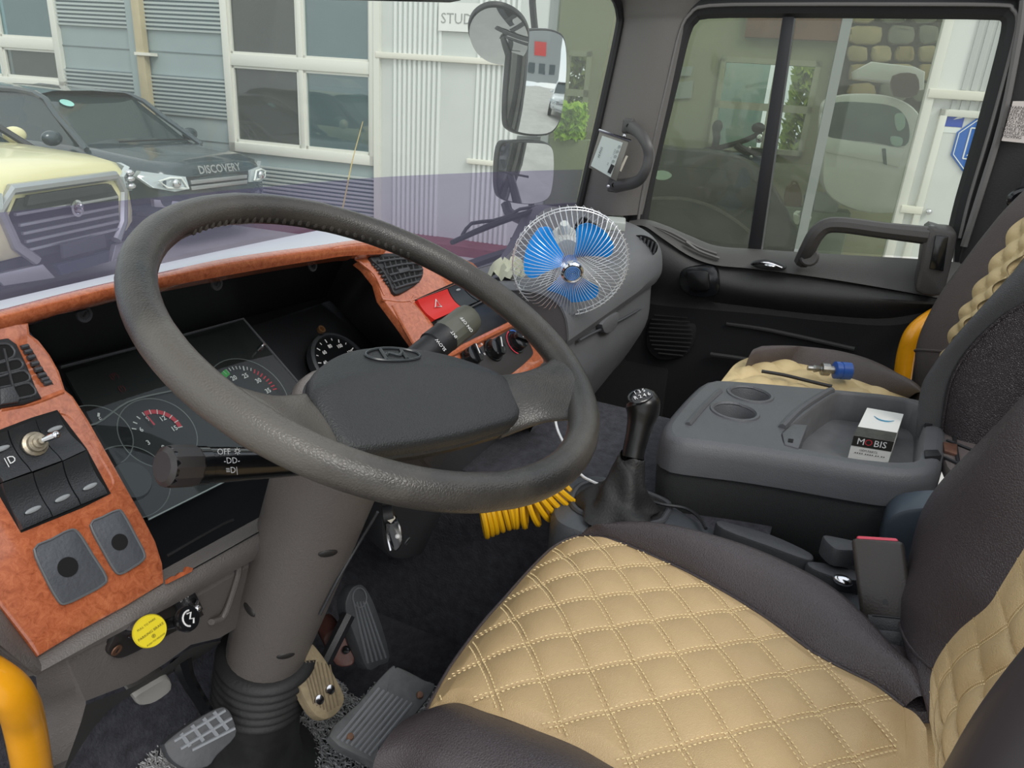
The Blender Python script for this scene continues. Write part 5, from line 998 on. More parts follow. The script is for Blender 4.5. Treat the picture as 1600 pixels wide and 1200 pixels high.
# shroud block behind the hub
b = B(); b.rbox(ax0+V((0.075, .045, -.085)), .055, .04, .035, (V((1, 0, 0)), cd.cross(V((1, 0, 0))), cd), .02); b.make('upper_shroud', m_col, col)
# key
ky = thing('ignition_key', 'car key with a black fob hanging in the lock right of the column', 'key', md(618, 850, .93))
kd = .90
b = B(); b.slab([md(x, y, kd) for x, y in ((604, 802), (612, 799), (618, 810), (611, 818), (603, 812))], V((.006, .006, 0)), .0005); b.make('key_bow', mat('key_white', 'c9c4b4', .5), ky)
b = B(); b.slab([md(x, y, kd+.005) for x, y in c2([(607, 820), (614, 815), (624, 818), (630, 838), (628, 852), (618, 862), (609, 850), (605, 832)], 3, True)], V((.012, .012, 0)), .002); f_ = b.make('fob', m_gloss, ky)
b = B(); b.tube([md(x, y, kd) for x, y in ((605, 818), (606, 838), (611, 860))], .0018, 6, n=3); b.make('key_blade', m_chrome, ky)
b = B(); b.ell(md(621, 838, kd-.002), .003, .003, .003); b.make('fob_mark', m_print, f_)
b = B(); b.lathe([(.012, 0), (.012, .012), (.008, .014), (0, .014)], md(598, 806, kd+.01), (.6, -.7, .1), 20); b.make('lock_barrel', m_black, ky)
# stalks
ls = thing('lamp_stalk', 'black lamp switch stalk with a round end cap left of the column', 'stalk', md(300, 730, .7))
A0, A1 = md(258, 729, .655), md(470, 722, .74); ad = (A1-A0).normalized()
b = B(); b.tube([A0+ad*.0, A0+ad*.035, A0+ad*.036, A0+ad*.055, A1, A1+ad*.08], [.0165, .0165, .0155, .0155, .013, .012], 20); s = b.make('stalk_arm', m_gloss, ls, smooth=30)
b = B(); b.lathe([(.0, -.003), (.0125, -.003), (.0165, .0), (.0175, .006), (.0175, .024), (.0165, .026)], A0, ad, 12); b.make('end_cap', mat('stalk_cap', '34302f', .4), ls, smooth=25)
sx_ = (V((0, 0, 1))-ad*ad.z).normalized(); fz = ad.cross(sx_); fz = fz if fz.dot(A0) < 0 else -fz; up3 = (sx_*.5+fz*.85).normalized(); rt = ad
pos = A0+ad*.05+up3*.0160; upv = up3.cross(ad); upv = upv if upv.z > 0 else -upv
for k, s_ in enumerate(('OFF ☼', '-DD-', '≡D|')): text(s_, pos+upv*(.008-.008*k)+up3*(.0006-.0014*(abs(1-k))), ad, upv, .0075, m_print, s)
rs = thing('wiper_stalk', 'grey-black wiper switch stalk with white markings right of the wheel pad', 'stalk', md(700, 530, .9))
A0, A1 = md(655, 558, .84), md(737, 494, .90); ad = (A1-A0).normalized()
b = B(); b.tube([A0-ad*.04, A0+ad*.022, A0+ad*.023, A0+ad*.045, A0+ad*.046], [.015, .0165, .0185, .0185, .019], 20); b.make('stalk_arm', m_black, rs, smooth=30)
L_ = (A1-A0).length; b = B(); b.lathe([(.019, 0), (.019, L_-.046-.01), (.0175, L_-.046-.004), (.0, L_-.046)], A0+ad*.046, ad, 14); s = b.make('end_cap', mat('stalk_grey', '57584f', .5), rs, smooth=25)
v_ = -(A0.normalized()); v_ = (v_-ad*v_.dot(ad)).normalized(); uu = v_.cross(ad)
for k, s_ in enumerate(('SLOW', 'INT', 'ON OFF')):
    text(s_, A0+ad*(.02+.024*k)+v_*.0196-uu*.004, uu, -ad if False else v_.cross(uu), .006, m_print, s)
# ================================================================ SEATS
def hitf(px, py, fn):
    q = ray(px, py); t = -.5/q.z
    for _ in range(40): P = q*t; t *= .5+.5*fn(P.x, P.y)/P.z
    return q*t
def coons(F, Bk, L, R):
    def s(C, t): return samp(C, min(max(t, 0), 1))
    def f(u, v):
        return s(F, u)*(1-v)+s(Bk, u)*v+s(L, v)*(1-u)+s(R, v)*u-(F[0]*(1-u)*(1-v)+F[-1]*u*(1-v)+Bk[0]*(1-u)*v+Bk[-1]*u*v)
    return f
ZS = -.53
def seatz(x, y): 
    e = max(0, (y-.19)/.09); return ZS-.030*e*e-.012*((x-.62)/.2)**2
def quilt(x, y, A=.052, Bs=.049, ang=41):
    t = math.radians(ang); ax_, ay_ = math.cos(t), math.sin(t); t2 = math.radians(ang-88); bx, by = math.cos(t2), math.sin(t2)
    det = ax_*by-ay_*bx; return ((x*by-y*bx)/det/A, (ax_*y-ay_*x)/det/Bs)
A_ph, B_ph = None, None
_n0 = hitf(*(650+740*550/1600, 800+285*550/1600), seatz); A_ph, B_ph = quilt(_n0.x, _n0.y)
def puff(x, y):
    a, c = quilt(x, y); a -= A_ph; c -= B_ph; return .0075*(abs(math.sin(math.pi*a))*abs(math.sin(math.pi*c)))**.38
seat = thing('driver_seat', 'driver seat with tan diamond-quilted centre and dark brown leather bolsters', 'seat', V((.62, .05, -.9)))
fpx = [(668, 1110), (678, 1090), (703, 1045), (735, 1000), (762, 966), (790, 935), (826, 894), (860, 860), (884, 845), (905, 838)]
rpx = [(905, 838), (930, 839), (960, 845), (1010, 865), (1075, 895), (1125, 922), (1175, 952), (1225, 986), (1270, 1020), (1330, 1052), (1370, 1072), (1413, 1105)]
lpx = [(668, 1110), (710, 1098), (760, 1113), (830, 1138), (900, 1166), (960, 1200), (1080, 1268), (1230, 1370)]
bpx = [(1230, 1370), (1340, 1290), (1410, 1200), (1413, 1105)]
hs = lambda L: crom([hitf(x, y, seatz) for x, y in L], 6)
cf = coons(hs(fpx), hs(bpx), hs(lpx), hs(rpx))
def csurf(u, v):
    p = cf(u, v); e = min(1, 12*min(u, 1-u, v, 1-v)); return V((p.x, p.y, seatz(p.x, p.y)+puff(p.x, p.y)*e+.0))
b = B(); b.grid(150, 150, csurf); b.make('seat_cushion', m_beige, seat, smooth=80)
# stitching: paired rows of thread dashes along every quilting line
def inside(poly, x, y):
    c = False; j = len(poly)-1
    for i in range(len(poly)):
        if (poly[i][1] > y) != (poly[j][1] > y) and x < (poly[j][0]-poly[i][0])*(y-poly[i][1])/(poly[j][1]-poly[i][1])+poly[i][0]: c = not c
        j = i
    return c
oul = [(.60+(p.x-.60)*.97, .08+(p.y-.08)*.97) for p in hs(fpx)+hs(rpx)+list(reversed(hs(bpx)))+list(reversed(hs(lpx)))]
t = math.radians(41); dA = V((math.cos(t), math.sin(t), 0)); t = math.radians(41-88); dB = V((math.cos(t), math.sin(t), 0))
b = B(); O0 = dA*.052*A_ph+dB*.049*B_ph; ns = 0
for fam in (0, 1):
    d1, d2, sp1, sp2 = (dA, dB, .052, .049) if fam == 0 else (dB, dA, .049, .052)
    for k in range(-14, 15):
        for side in (-1, 1):
            s_ = -.7
            while s_ < .7:
                p = O0+d2*sp2*k+d1*s_+(d1.cross(V((0, 0, 1))))*.0026*side; s_ += .0052
                if inside(oul, p.x, p.y):
                    z = seatz(p.x, p.y)+puff(p.x, p.y)+.0004; w_ = d1.cross(V((0, 0, 1)))*.0007; e = d1*.0015; z3 = V((0, 0, z)); q = V((p.x, p.y, z)); up = V((0, 0, .0006))
                    b.add([q-e-w_, q+e-w_, q+e+w_, q-e+w_, q-e*.6+up, q+e*.6+up], [(0, 1, 5, 4), (2, 3, 4, 5), (0, 4, 3), (1, 2, 5)]); ns += 1
o = b.make('stitching', m_thread, seat, smooth=0); o['kind'] = 'stuff'
# far bolster
inn = hs(rpx); orx = [(905, 838), (915, 827), (930, 821), (980, 814), (1040, 818), (1120, 837), (1200, 865), (1290, 910), (1350, 960), (1400, 1015), (1440, 1052), (1452, 1100)]
out = crom([PZ(x, y, ZS+dz_) for (x, y), dz_ in zip(orx, (-.030, -.024, -.012, .008, .022, .028, .028, .028, .028, .024, .02, .01))], 6)
def fb(u, v):
    a, c = samp(inn, v), samp(out, v)
    if u <= .6: k = u/.6; p = a.lerp(c, k); p.z = a.z+(c.z-a.z)*k+.012*min(1, v*6)*math.sin(math.pi*k)-.004*(k < .02); return p
    k = (u-.6)/.4; return c+V((.05*math.sin(k*1.5), .02*k*(v < .2), -.33*k))
b = B(); b.grid(20, 70, fb); b.make('side_bolster', m_leather, seat, smooth=80)
b = B(); b.tube([p+V((0, 0, .001)) for p in inn[::3]], .0018, 6); b.make('seam_piping', m_leather, seat)
# near bolster
inn2 = hs(lpx)
def nb(u, v):
    a = samp(inn2, v); wd = .075+.0*v
    if u <= .5: k = u/.5; return a+V((-wd*k, .006*k*(1-v), .022*math.sin(math.pi*k*.75)-.0*k))
    k = (u-.5)/.5; return a+V((-wd-.03*math.sin(k*1.6), .006, .022*math.sin(math.pi*.75)-.30*k*k-.03*k))
b = B(); b.grid(20, 60, nb); b.make('side_bolster', m_leather, seat, smooth=80)
# front skirt
fr_ = hs(fpx); b = B(); b.grid(8, 50, lambda u, v: samp(fr_, v)+V((0, .012*math.sin(u*3.14), -.26*u-.0))); b.make('front_skirt', m_leather, seat)
n0 = nb(1, 0); b = B(); b.grid(8, 8, lambda u, v: nb(u*.98, 0).lerp(fr_[0]+V((0, 0, -.26*u)), v)); b.make('bolster_end', m_leather, seat, smooth=80)
b = B(); b.tube([p+V((0, .001, .001)) for p in fr_[::3]], .0016, 6); b.make('seam_piping', m_leather, seat)
b = B(); b.rbox(V((.63, .02, -.85)), .17, .2, .05, r=.02); b.make('seat_base', m_black, seat)
b = B(); b.slab([PZ(x, y, ZS-.001) for x, y in ((1375, 1000), (1420, 1010), (1450, 1036), (1466, 1066), (1464, 1112), (1436, 1112), (1408, 1103))], V((0, 0, -.05)), .004); b.make('bolster_tuck', m_leather, seat)
b = B(); b.slab([PZ(x, y, ZS-.016) for x, y in ((1406, 1102), (1464, 1106), (1476, 1200), (1500, 1400), (1398, 1400), (1406, 1200))], V((0, 0, -.05)), .004); b.make('rear_strip', m_beige, seat)
# ---- driver backrest
BPn = V((0, .97, .26)).normalized(); BP = Pl((.62, -.165, -.53), BPn)
def bp(px, py, o=0): return BP.at(px, py, o)
il = [(1452, 1125), (1453, 1085), (1455, 1053), (1470, 1020), (1500, 983), (1543, 947), (1567, 910), (1600, 857), (1650, 780), (1690, 700)]
ol = [(1452, 1125), (1446, 1080), (1437, 1050), (1421, 993), (1418, 940), (1422, 900), (1430, 840), (1442, 795), (1470, 752), (1530, 690), (1600, 620), (1660, 560)]
I2 = crom([bp(x, y, .015) for x, y in il], 6); O2 = crom([bp(x, y, o) for (x, y), o in zip(ol, (.012, .008, .004, .0, .004, .012, .02, .028, .035, .045, .05, .05))], 6)
def bb(u, v):
    a, c = samp(I2, v), samp(O2, v)
    if u <= .55: k = u/.55; return a.lerp(c, k)+BPn*.028*min(1, v*2.5)*math.sin(math.pi*k)
    k = (u-.55)/.45; return c+V((.03*math.sin(k*3), 0, 0))-V((0, .20*k, 0))
b = B(); b.grid(20, 70, bb); b.make('backrest_bolster', m_leather, seat, smooth=80)
b = B(); b.tube([bb(.55*(1-k/12), .42-.17*math.sin(k/12*1.57)) +BPn*.001 for k in range(13)], .0015, 6); b.make('seam_piping', m_leather, seat)
# tan quilted back panel with vertical channels
I3 = I2
def bq(u, v):
    a = samp(I3, v); e = min(1, u*8)
    p = a+V((-.30*u, 0, 0)); base = a+V((-.30*u, 0, 0))-BPn*.0
    ch = abs(math.sin(math.pi*(u*7+.3*math.sin(v*5)))); cr = abs(math.sin(math.pi*(v*8+u*1.0))); e = min(1, u*4); return p+BPn*(.010*(ch*cr)**.35*e-.012*min(1, u*4))
b = B(); b.grid(110, 120, bq); b.make('backrest_panel', mat('beige_leather_dull', 'bda47a', .5, bump=.35, bscale=520, kind='voronoi', var=.05, vscale=5), seat, smooth=80)
b = B()
for k in range(1, 7):
    for j in range(0, 160):
        v = j/160; u = (k-.3*math.sin(v*5))/7
        if 0 < u < 1:
            for s in (-.006, .006): p = bq(u+s, v)+BPn*.0006; p2 = bq(u+s, v+.0035)+BPn*.0006; w_ = V((.0007, 0, 0)); b.add([p-w_, p+w_, p2+w_, p2-w_], [(0, 1, 2, 3)])
for k in range(1, 9):
    for j in range(90):
        u = j/90; v = (k-u)/8
        if 0 < v < 1: p = bq(u, v)+BPn*.0006; p2 = bq(u+.006, v-.00075)+BPn*.0006; w_ = V((0, 0, .0007)); b.add([p-w_, p+w_, p2+w_, p2-w_], [(0, 1, 2, 3)])
o = b.make('stitching', m_thread, seat, smooth=0); o['kind'] = 'stuff'
b = B(); b.grid(6, 20, lambda u, v: samp(hs(bpx), v).lerp(samp(I3, .0)+V((-.3*(1-v), 0, -.01)), u)+V((0, 0, .004*math.sin(3.14*u)))); b.make('rear_strip', m_beige, seat)
nbx = crom([PX(x, y, .34) for x, y in ((1560, 1290), (1625, 1190), (1700, 1100), (1800, 1000))], 6); b = B(); b.tube(nbx, .030, 20); b.make('backrest_bolster', mat('near_leather', '3a3436', .45), seat, smooth=80)
# ================================================================ PASSENGER SEAT
ps = thing('passenger_seat', 'passenger seat with cream quilted centre and brown-grey leather bolsters by the far door', 'seat', V((1.55, 0, -.9)))
ZP = -.52
m_creamq = mat('cream_leather', 'd0b98a', .5, bump=.3, bscale=400, var=.06, vscale=12); m_browng = mat('taupe_leather', '4f4746', .5, bump=.35, bscale=420, kind='voronoi'); m_sidel = mat('side_leather', '352e30', .45, bump=.7, bscale=380, kind='voronoi')
P1 = crom([PZ(x, y, ZP) for x, y in ((1120, 605), (1135, 585), (1150, 568), (1172, 558), (1190, 556))], 5)
P2 = crom([PZ(x, y, ZP) for x, y in ((1190, 556), (1230, 564), (1290, 578), (1350, 598), (1420, 622))], 5)
P3 = crom([PZ(x, y, ZP) for x, y in ((1120, 605), (1180, 640), (1250, 660), (1330, 680), (1420, 700))], 5)
P4 = crom([PZ(x, y, ZP) for x, y in ((1420, 700), (1425, 670), (1420, 622))], 5)
pf = coons(P1, P4, P3, P2)
def pq(u, v): p = pf(u, v); a = (p.x*.75+p.y)/.075; c = (p.x*.75-p.y)/.075; e = min(1, 12*min(u, 1-u, v, 1-v)); return p+V((0, 0, e*.012*(abs(math.sin(math.pi*a)*math.sin(math.pi*c)))**.5))
b = B(); b.grid(80, 80, pq); b.make('seat_cushion', m_creamq, ps, smooth=80)
pin = P1[-3:]+P2; Q2 = crom([PZ(x, y, ZP+.03) for x, y in ((1168, 561), (1185, 552), (1215, 547), (1260, 546), (1320, 552), (1370, 566), (1415, 590), (1440, 606), (1450, 635))], 5)
def pb(u, v):
    a, c = samp(pin, v), samp(Q2, v)
    if u < .6: k = u/.6; return a.lerp(c, k)+V((0, 0, .02*math.sin(math.pi*k)))
    k = (u-.6)/.4; return c+V((.03*k, .03*k*(v < .15), -.3*k))
b = B(); b.grid(16, 50, pb); b.make('side_bolster', m_browng, ps, smooth=80)
b = B(); b.grid(4, 40, lambda u, v: samp(P1, v)+V((0, .02*math.sin(u*3), -.3*u))); b.make('front_skirt', m_browng, ps)
b = B(); b.rbox(V((1.52, .0, -.86)), .25, .2, .05, r=.02); b.make('seat_base', m_black, ps)
# back: far bolster, cream strip, near bolster, side
def yb(px, py, x): return PX(px, py, x)
fo_ = crom([PX(x, y, 1.80) for x, y in ((1447, 640), (1442, 620), (1438, 560), (1444, 522), (1460, 488), (1482, 450), (1520, 402), (1560, 354), (1602, 314), (1660, 262))], 6)
fi_ = crom([PX(x, y, 1.74) for x, y in ((1476, 640), (1474, 610), (1474, 572), (1484, 540), (1500, 502), (1520, 468), (1545, 428), (1572, 386), (1602, 338), (1660, 280))], 6)
b = B(); b.grid(12, 60, lambda u, v: samp(fo_, v).lerp(samp(fi_, v), u)+V((0, .03*math.sin(math.pi*u), .0))); b.make('backrest_bolster', m_browng, ps, smooth=80)
b = B(); b.tube([samp(fo_, .24).lerp(samp(fi_, .30), k/6)+V((0, .03*math.sin(math.pi*k/6)+.002, 0)) for k in range(7)], .003, 6); b.make('seam_piping', m_browng, ps)
ni_ = crom([PX(x, y, 1.36) for x, y in ((1466, 640), (1472, 600), (1478, 575), (1498, 535), (1520, 504), (1545, 474), (1572, 440), (1600, 402), (1660, 330))], 6)
def cs(u, v): p = samp(fi_, v).lerp(samp(ni_, v), u); a, c = u*4+v*9, u*4-v*9; return p+V((0, .012*(abs(math.sin(math.pi*a)*math.sin(math.pi*c)))**.5-.03*math.sin(math.pi*u), 0))
b = B(); b.grid(50, 90, cs); b.make('backrest_panel', m_creamq, ps, smooth=80)
nm_ = crom([PX(x, y, 1.30) for x, y in ((1446, 660), (1449, 625), (1454, 598), (1470, 576), (1496, 543), (1520, 512), (1545, 482), (1572, 448), (1600, 412), (1660, 340))], 6)
no_ = crom([PX(x, y, 1.27) for x, y in ((1470, 700), (1474, 655), (1484, 600), (1502, 562), (1525, 533), (1550, 508), (1575, 488), (1600, 473), (1660, 430))], 6)
b = B(); b.grid(14, 60, lambda u, v: samp(nm_, v).lerp(samp(no_, v), u)+V((-.02*math.sin(math.pi*u), .025*math.sin(math.pi*u), 0))); b.make('backrest_bolster', mat('bolster_green', '434344', .5, bump=.3, bscale=420, kind='voronoi'), ps, smooth=80)
b = B(); b.grid(14, 60, lambda u, v: samp(ni_, v).lerp(samp(nm_, v), u)); b.make('bolster_lip', m_browng, ps)
sd_ = crom([PX(x, y, 1.24) for x, y in ((1500, 760), (1560, 730), (1640, 690), (1700, 650), (1760, 600), (1800, 560))], 6)
b = B(); b.grid(20, 60, lambda u, v: samp(no_, v).lerp(samp(sd_, v), u)+V((-.02*math.sin(math.pi*u), 0, 0))); b.make('backrest_side', m_sidel, ps, smooth=80)
b = B(); b.tube([p+V((-.003, 0, 0)) for p in no_[::2]], .002, 6); b.make('seam_piping', m_sidel, ps)
# coupler and hose tail on the cushion
hc = thing('air_coupler', 'small blue and brass air hose coupler lying on the passenger seat', 'coupler', PZ(1300, 582, ZP+.02))
c0, c1_ = PZ(1262, 575, ZP+.035), PZ(1328, 580, ZP+.035); a_ = (c1_-c0); ln = a_.length; a_.normalize()
b = B(); b.lathe([(.005, 0), (.005, ln*.12), (.008, ln*.16), (.005, ln*.3), (.006, ln*.32), (.013, ln*.33), (.013, ln*.5), (.008, ln*.52), (.008, ln*.62)], c0, a_, 12); b.make('brass_fitting', m_steel, hc, smooth=20)
b = B(); b.lathe([(.012, ln*.62), (.018, ln*.64), (.018, ln*.74), (.0165, ln*.75), (.0165, ln*.78), (.018, ln*.79), (.018, ln*1.0), (.012, ln*1.01), (0, ln*1.0)], c0, a_, 20); b.make('blue_sleeve', mat('sleeve_blue', '2a57a8', .35), hc)
b = B(); b.tube([PZ(x, y, ZP+.02) for x, y in ((1190, 580), (1225, 586), (1262, 595), (1300, 604))], .004, 6, n=4); tag(b.make('thin_hose', m_black), 'thin black hose tail lying on the cream passenger cushion', 'hose')
# ================================================================ CENTRE CONSOLE
ZC = -.45
con = thing('centre_console', 'grey plastic centre console with two cup holders, open tray and fabric base', 'console', V((1.1, 0, -.75)))
top = [(1050, 668), (1056, 655), (1080, 626), (1104, 602), (1118, 597), (1140, 596), (1262, 606), (1375, 616), (1442, 627), (1460, 640), (1466, 665), (1462, 700), (1452, 722), (1436, 731), (1394, 731), (1337, 723), (1225, 704), (1150, 693), (1075, 684), (1055, 679)]
tr = [(1222, 674), (1240, 660), (1270, 636), (1298, 617), (1314, 613), (1350, 617), (1415, 625), (1438, 633), (1447, 650), (1445, 690), (1440, 712), (1428, 722), (1380, 722), (1310, 713), (1255, 702), (1228, 696), (1222, 686)]
topW = [PZ(x, y, ZC) for x, y in c2(top, 2, True)]; trW = [PZ(x, y, ZC) for x, y in c2(tr, 2, True)]
cups = [(PZ(1172, 616, ZC), .034), (PZ(1148, 643, ZC), .034)]
m_con = mat('console_grey', '525356', .45, bump=.35, bscale=600, var=.07, vscale=10)
def fill(loops):
    bm = bmesh.new(); eds = []
    for L in loops:
        vs = [bm.verts.new(p) for p in L]; eds += [bm.edges.new((vs[i], vs[(i+1) % len(vs)])) for i in range(len(vs))]
    bmesh.ops.triangle_fill(bm, edges=eds, use_beauty=True); bm.verts.index_update()
    r = ([v.co.copy() for v in bm.verts], [tuple(v.index for v in f.verts) for f in bm.faces]); bm.free(); return r
cl_loops = [[c+V((r*math.cos(a), r*math.sin(a), 0)) for a in [2*math.pi*k/28 for k in range(28)]] for c, r in cups]
b = B(); b.add(*fill([topW, trW]+cl_loops))
cen = sum(topW, V())/len(topW)
def orr(L, off, dz):
    n = len(L); out = []
    for i in range(n):
        t_ = (L[(i+1) % n]-L[i-1]); nn = V((t_.y, -t_.x, 0)).normalized()
        if nn.dot(L[i]-cen) < 0 and False: nn = -nn
        out.append(L[i]+nn*off+V((0, 0, dz)))
    return out
sgn = 1
area = sum(topW[i].x*topW[(i+1) % len(topW)].y-topW[(i+1) % len(topW)].x*topW[i].y for i in range(len(topW)))
if area < 0: sgn = -1
b.loft([topW, orr(topW, sgn*.006, -.002), orr(topW, sgn*.012, -.008), orr(topW, sgn*.016, -.022), orr(topW, sgn*.017, -.052), orr(topW, sgn*.006, -.056)])
b.make('top_shell', m_con, con, smooth=50)
at_ = sum(trW[i].x*trW[(i+1) % len(trW)].y-trW[(i+1) % len(trW)].x*trW[i].y for i in range(len(trW))); st_ = 1 if at_ > 0 else -1
b = B(); b.loft([trW, orr(trW, -st_*.003, -.004), orr(trW, -st_*.006, -.050)], False, True); b.make('tray', mat('tray_grey', '5a5a5c', .5, var=.15, vscale=20), con, smooth=50)
for L in cl_loops:
    c = sum(L, V())/len(L); b = B(); b.loft([L, [c+(p-c)*.93+V((0, 0, -.004)) for p in L], [c+(p-c)*.85+V((0, 0, -.055)) for p in L]], False, True); b.make('cup_holder', m_con, con, smooth=50)
    b = B(); b.tube([c+(p-c)*1.06+V((0, 0, -.001)) for p in L], .004, 6, closed=True); b.make('cup_rim', m_con, con)
b = B(); b.tube([PZ(x, y, ZC) for x, y in ((1075, 664), (1100, 635), (1125, 611))], .005, 6, n=3); b.make('moulded_groove', m_con, con)
b = B(); b.tube([PZ(x, y, ZC+.001) for x, y in ((1222, 668), (1250, 640), (1290, 614), (1300, 610))], .006, 8, n=3); b.make('tray_lip', m_con, con)
b = B(); b.slab([PZ(x, y, ZC+.002) for x, y in ((1222, 676), (1238, 662), (1262, 664), (1248, 700), (1226, 694))], V((0, 0, -.03)), .002); lt = b.make('latch_block', m_con, con)
b = B(); b.slab([PZ(x, y, ZC+.003) for x, y in ((1232, 685), (1240, 686), (1239, 691), (1231, 690))], V((0, 0, -.001))); b.make('latch_hole', m_dark, lt)
b = B(); b.loft([orr(topW, sgn*.012, -.053), orr(topW, sgn*.014, -.07), orr(topW, sgn*.006, -.155), orr(topW, -sgn*.02, -.175)], False, True); b.make('fabric_base', mat('fabric_black', '2c2d2e', .95, bump=.8, bscale=900), con, smooth=50)
for y in (656, 706):
    b = B(); b.slab([PZ(x, yy, ZC+.004) for x, yy in ((1445, y-4), (1466, y-4), (1472, y+5), (1446, y+7))], V((0, 0, -.012)), .002); b.make('hinge', m_black, con)
ld = [(1470, 660), (1474, 644), (1484, 636), (1500, 637), (1570, 658), (1680, 700), (1680, 840), (1560, 785), (1500, 745), (1480, 728), (1472, 700)]
LZ = Pl((1.1, -.2, ZC-.006), V((0, .12, 1)))
b = B(); b.slab(LZ.pts(c2(ld, 2, True)), V((0, 0, -.018)), .003); lid = b.make('lid', mat('lid_taupe', '5a5250', .5, bump=.3, bscale=300), con)
for L in ([(1486, 640), (1492, 690), (1500, 742)], [(1527, 646), (1530, 700), (1534, 764)], [(1474, 662), (1530, 684), (1600, 712)], [(1480, 688), (1540, 712), (1620, 745)], [(1476, 715), (1540, 745), (1600, 775)], [(1500, 640), (1580, 664), (1660, 692)]):
    b = B(); b.tube(LZ.pts(L, .001), .0028, 6); b.make('lid_rib', m_black, lid)
for y in (650, 700):
    b = B(); b.slab(LZ.pts([(1474, y-10), (1496, y-6), (1496, y+10), (1476, y+4)], .004), V((0, 0, -.004)), .001); b.make('hinge_plate', mat('rust_plate', '6a4a3c', .5, .4, var=.3, vscale=60), lid)
# carton in the tray
cb = thing('parts_carton', 'small white and black parts carton standing in the console tray', 'carton', PZ(1365, 700, ZC-.05))
T4 = [PZ(x, y, ZC-.008) for x, y in ((1334, 680), (1397, 690), (1412, 647), (1355, 637))]
dn = V((0, 0, -.041)); b = B(); b.slab(T4, dn); b.make('carton_body', mat('carton_white', 'd9d9d4', .6, bump=.2, bscale=60), cb, smooth=0)
def q2(a, c, u0, u1, v0, v1, nrm):        # patch on a face spanned from a
    return None
ux = (T4[1]-T4[0]); uy = (T4[3]-T4[0]); zz = V((0, 0, .0006)); fn_ = (dn.cross(ux)).normalized(); fn_ = fn_ if fn_.dot(T4[0]) < 0 else -fn_
b = B(); b.slab([T4[0]+ux*.0+zz, T4[1]+zz, T4[1]+uy*.28+zz, T4[0]+uy*.28+zz], -zz*.5); b.make('black_band', mat('carton_black', '33332e', .5, var=.4, vscale=80), cb, smooth=0)
b = B(); b.slab([T4[0]+fn_*.0006, T4[1]+fn_*.0006, T4[1]+dn*.42+fn_*.0006, T4[0]+dn*.42+fn_*.0006], -fn_*.0003); fb_ = b.make('black_label', mat('carton_black2', '23231f', .5), cb, smooth=0)
text('M   BIS', T4[0]+ux*.48+dn*.21+fn_*.0009, ux, -dn, .015, m_print, fb_); text('O', T4[0]+ux*.40+dn*.21+fn_*.0009, ux, -dn, .015, mat('logo_red', 'b0303a', .5), fb_)
text('▪▪▪▪ ▪▪▪▪ ▪▪ ▪▪', T4[0]+ux*.5+dn*.68+fn_*.0009, ux, -dn, .006, m_ink, cb); text('OEM PARTS', T4[0]+ux*.45+dn*.55+fn_*.0009, ux, -dn, .005, m_ink, cb)
b = B(); b.tube([T4[0]+ux*x+uy*y+zz*1.5 for x, y in ((.28, .72), (.45, .62), (.65, .60), (.82, .66))], [.0008, .0028, .0028, .0008], 6, sx=.3, n=3, up=None); b.make('blue_swoosh', mat('swoosh_blue', '58a9d0', .5), cb)
# ================================================================ TUNNEL, GEAR LEVER
tun = thing('gear_console', 'dark grey plastic gear lever surround on the engine tunnel', 'console', V((.95, .1, -.9)))
ZT = -.55
tl = [(862, 790), (866, 770), (878, 754), (900, 742), (944, 740), (1006, 762), (1044, 780), (1103, 814), (1200, 849), (1290, 885), (1345, 920), (1380, 1000), (1330, 1040), (1200, 960), (1060, 880), (960, 843), (905, 828), (874, 815), (864, 803)]
b = B(); b.slab([PZ(x, y, ZT) for x, y in c2(tl, 3, True)], V((.0, 0, -.36)), .014); b.make('surround', mat('tunnel_grey', '46494d', .42, bump=.3, bscale=500, var=.06), tun, smooth=40)
rm = c2([(893, 785), (898, 768), (912, 757), (940, 754), (1000, 768), (1036, 782), (1046, 792), (1040, 806), (1028, 817), (985, 822), (940, 812), (905, 800)], 3, True)
b = B(); b.tube([PZ(x, y, ZT+.001) for x, y in rm], .005, 8, closed=True); b.make('boot_rim', m_dgrey, tun)
b = B(); b.add([PZ(x, y, ZT+.002) for x, y in rm], [tuple(range(len(rm)))]); b.make('boot_base', mat('boot_leather', '1c1b1c', .5, bump=.5, bscale=300), tun)
b = B(); b.box(V((1.13, .42, -.77)), .20, .40, .20); b.make('tunnel_cover', m_carpet, kind='structure')
gs = thing('gear_lever', 'black gear lever with glossy knob and wrinkled leather gaiter', 'gear lever', PZ(960, 800, ZT))
kx = .98
gb0 = PZ(963, 796, ZT+.004); gk = [md(x, y, 1.07) for x, y in ((984, 722), (976, 755))]
rings = []; Cx = [gb0, gb0.lerp(gk[1], .45), gk[1], gk[0], md(988, 712, 1.07)]
for k, (c, r) in enumerate(zip(crom(Cx, 4), [.058, .056, .052, .046, .040, .036, .033, .031, .028, .026, .024, .022, .021, .020, .019, .018, .017])):
    rings.append([c+V((math.cos(a)*r*(1+.14*math.sin(5*a+k*.25)*(1-k/17)), math.sin(a)*r*(1+.14*math.sin(5*a+k*.25)*(1-k/17)), .004*math.sin(3*a+k))) for a in [2*math.pi*j/40 for j in range(40)]])
b = B(); b.loft(rings); b.make('gaiter', mat('boot_leather2', '171616', .6, bump=.4, bscale=300), gs, smooth=60)
s_ = 1.07/1150
b = B(); b.tube([md(x, y, 1.07) for x, y in ((988, 715), (991, 700), (996, 680), (1000, 662), (1004, 645), (1004, 632), (1000, 621), (996, 615))], [17*s_, 17*s_, 18*s_, 20*s_, 25*s_, 27*s_, 23*s_, 10*s_], 24, n=4); b.make('knob', mat('knob_black', '151515', .3), gs, smooth=60)
kn3 = V((-.45, -.1, .9)).normalized(); kc3 = md(1001, 617, 1.045)
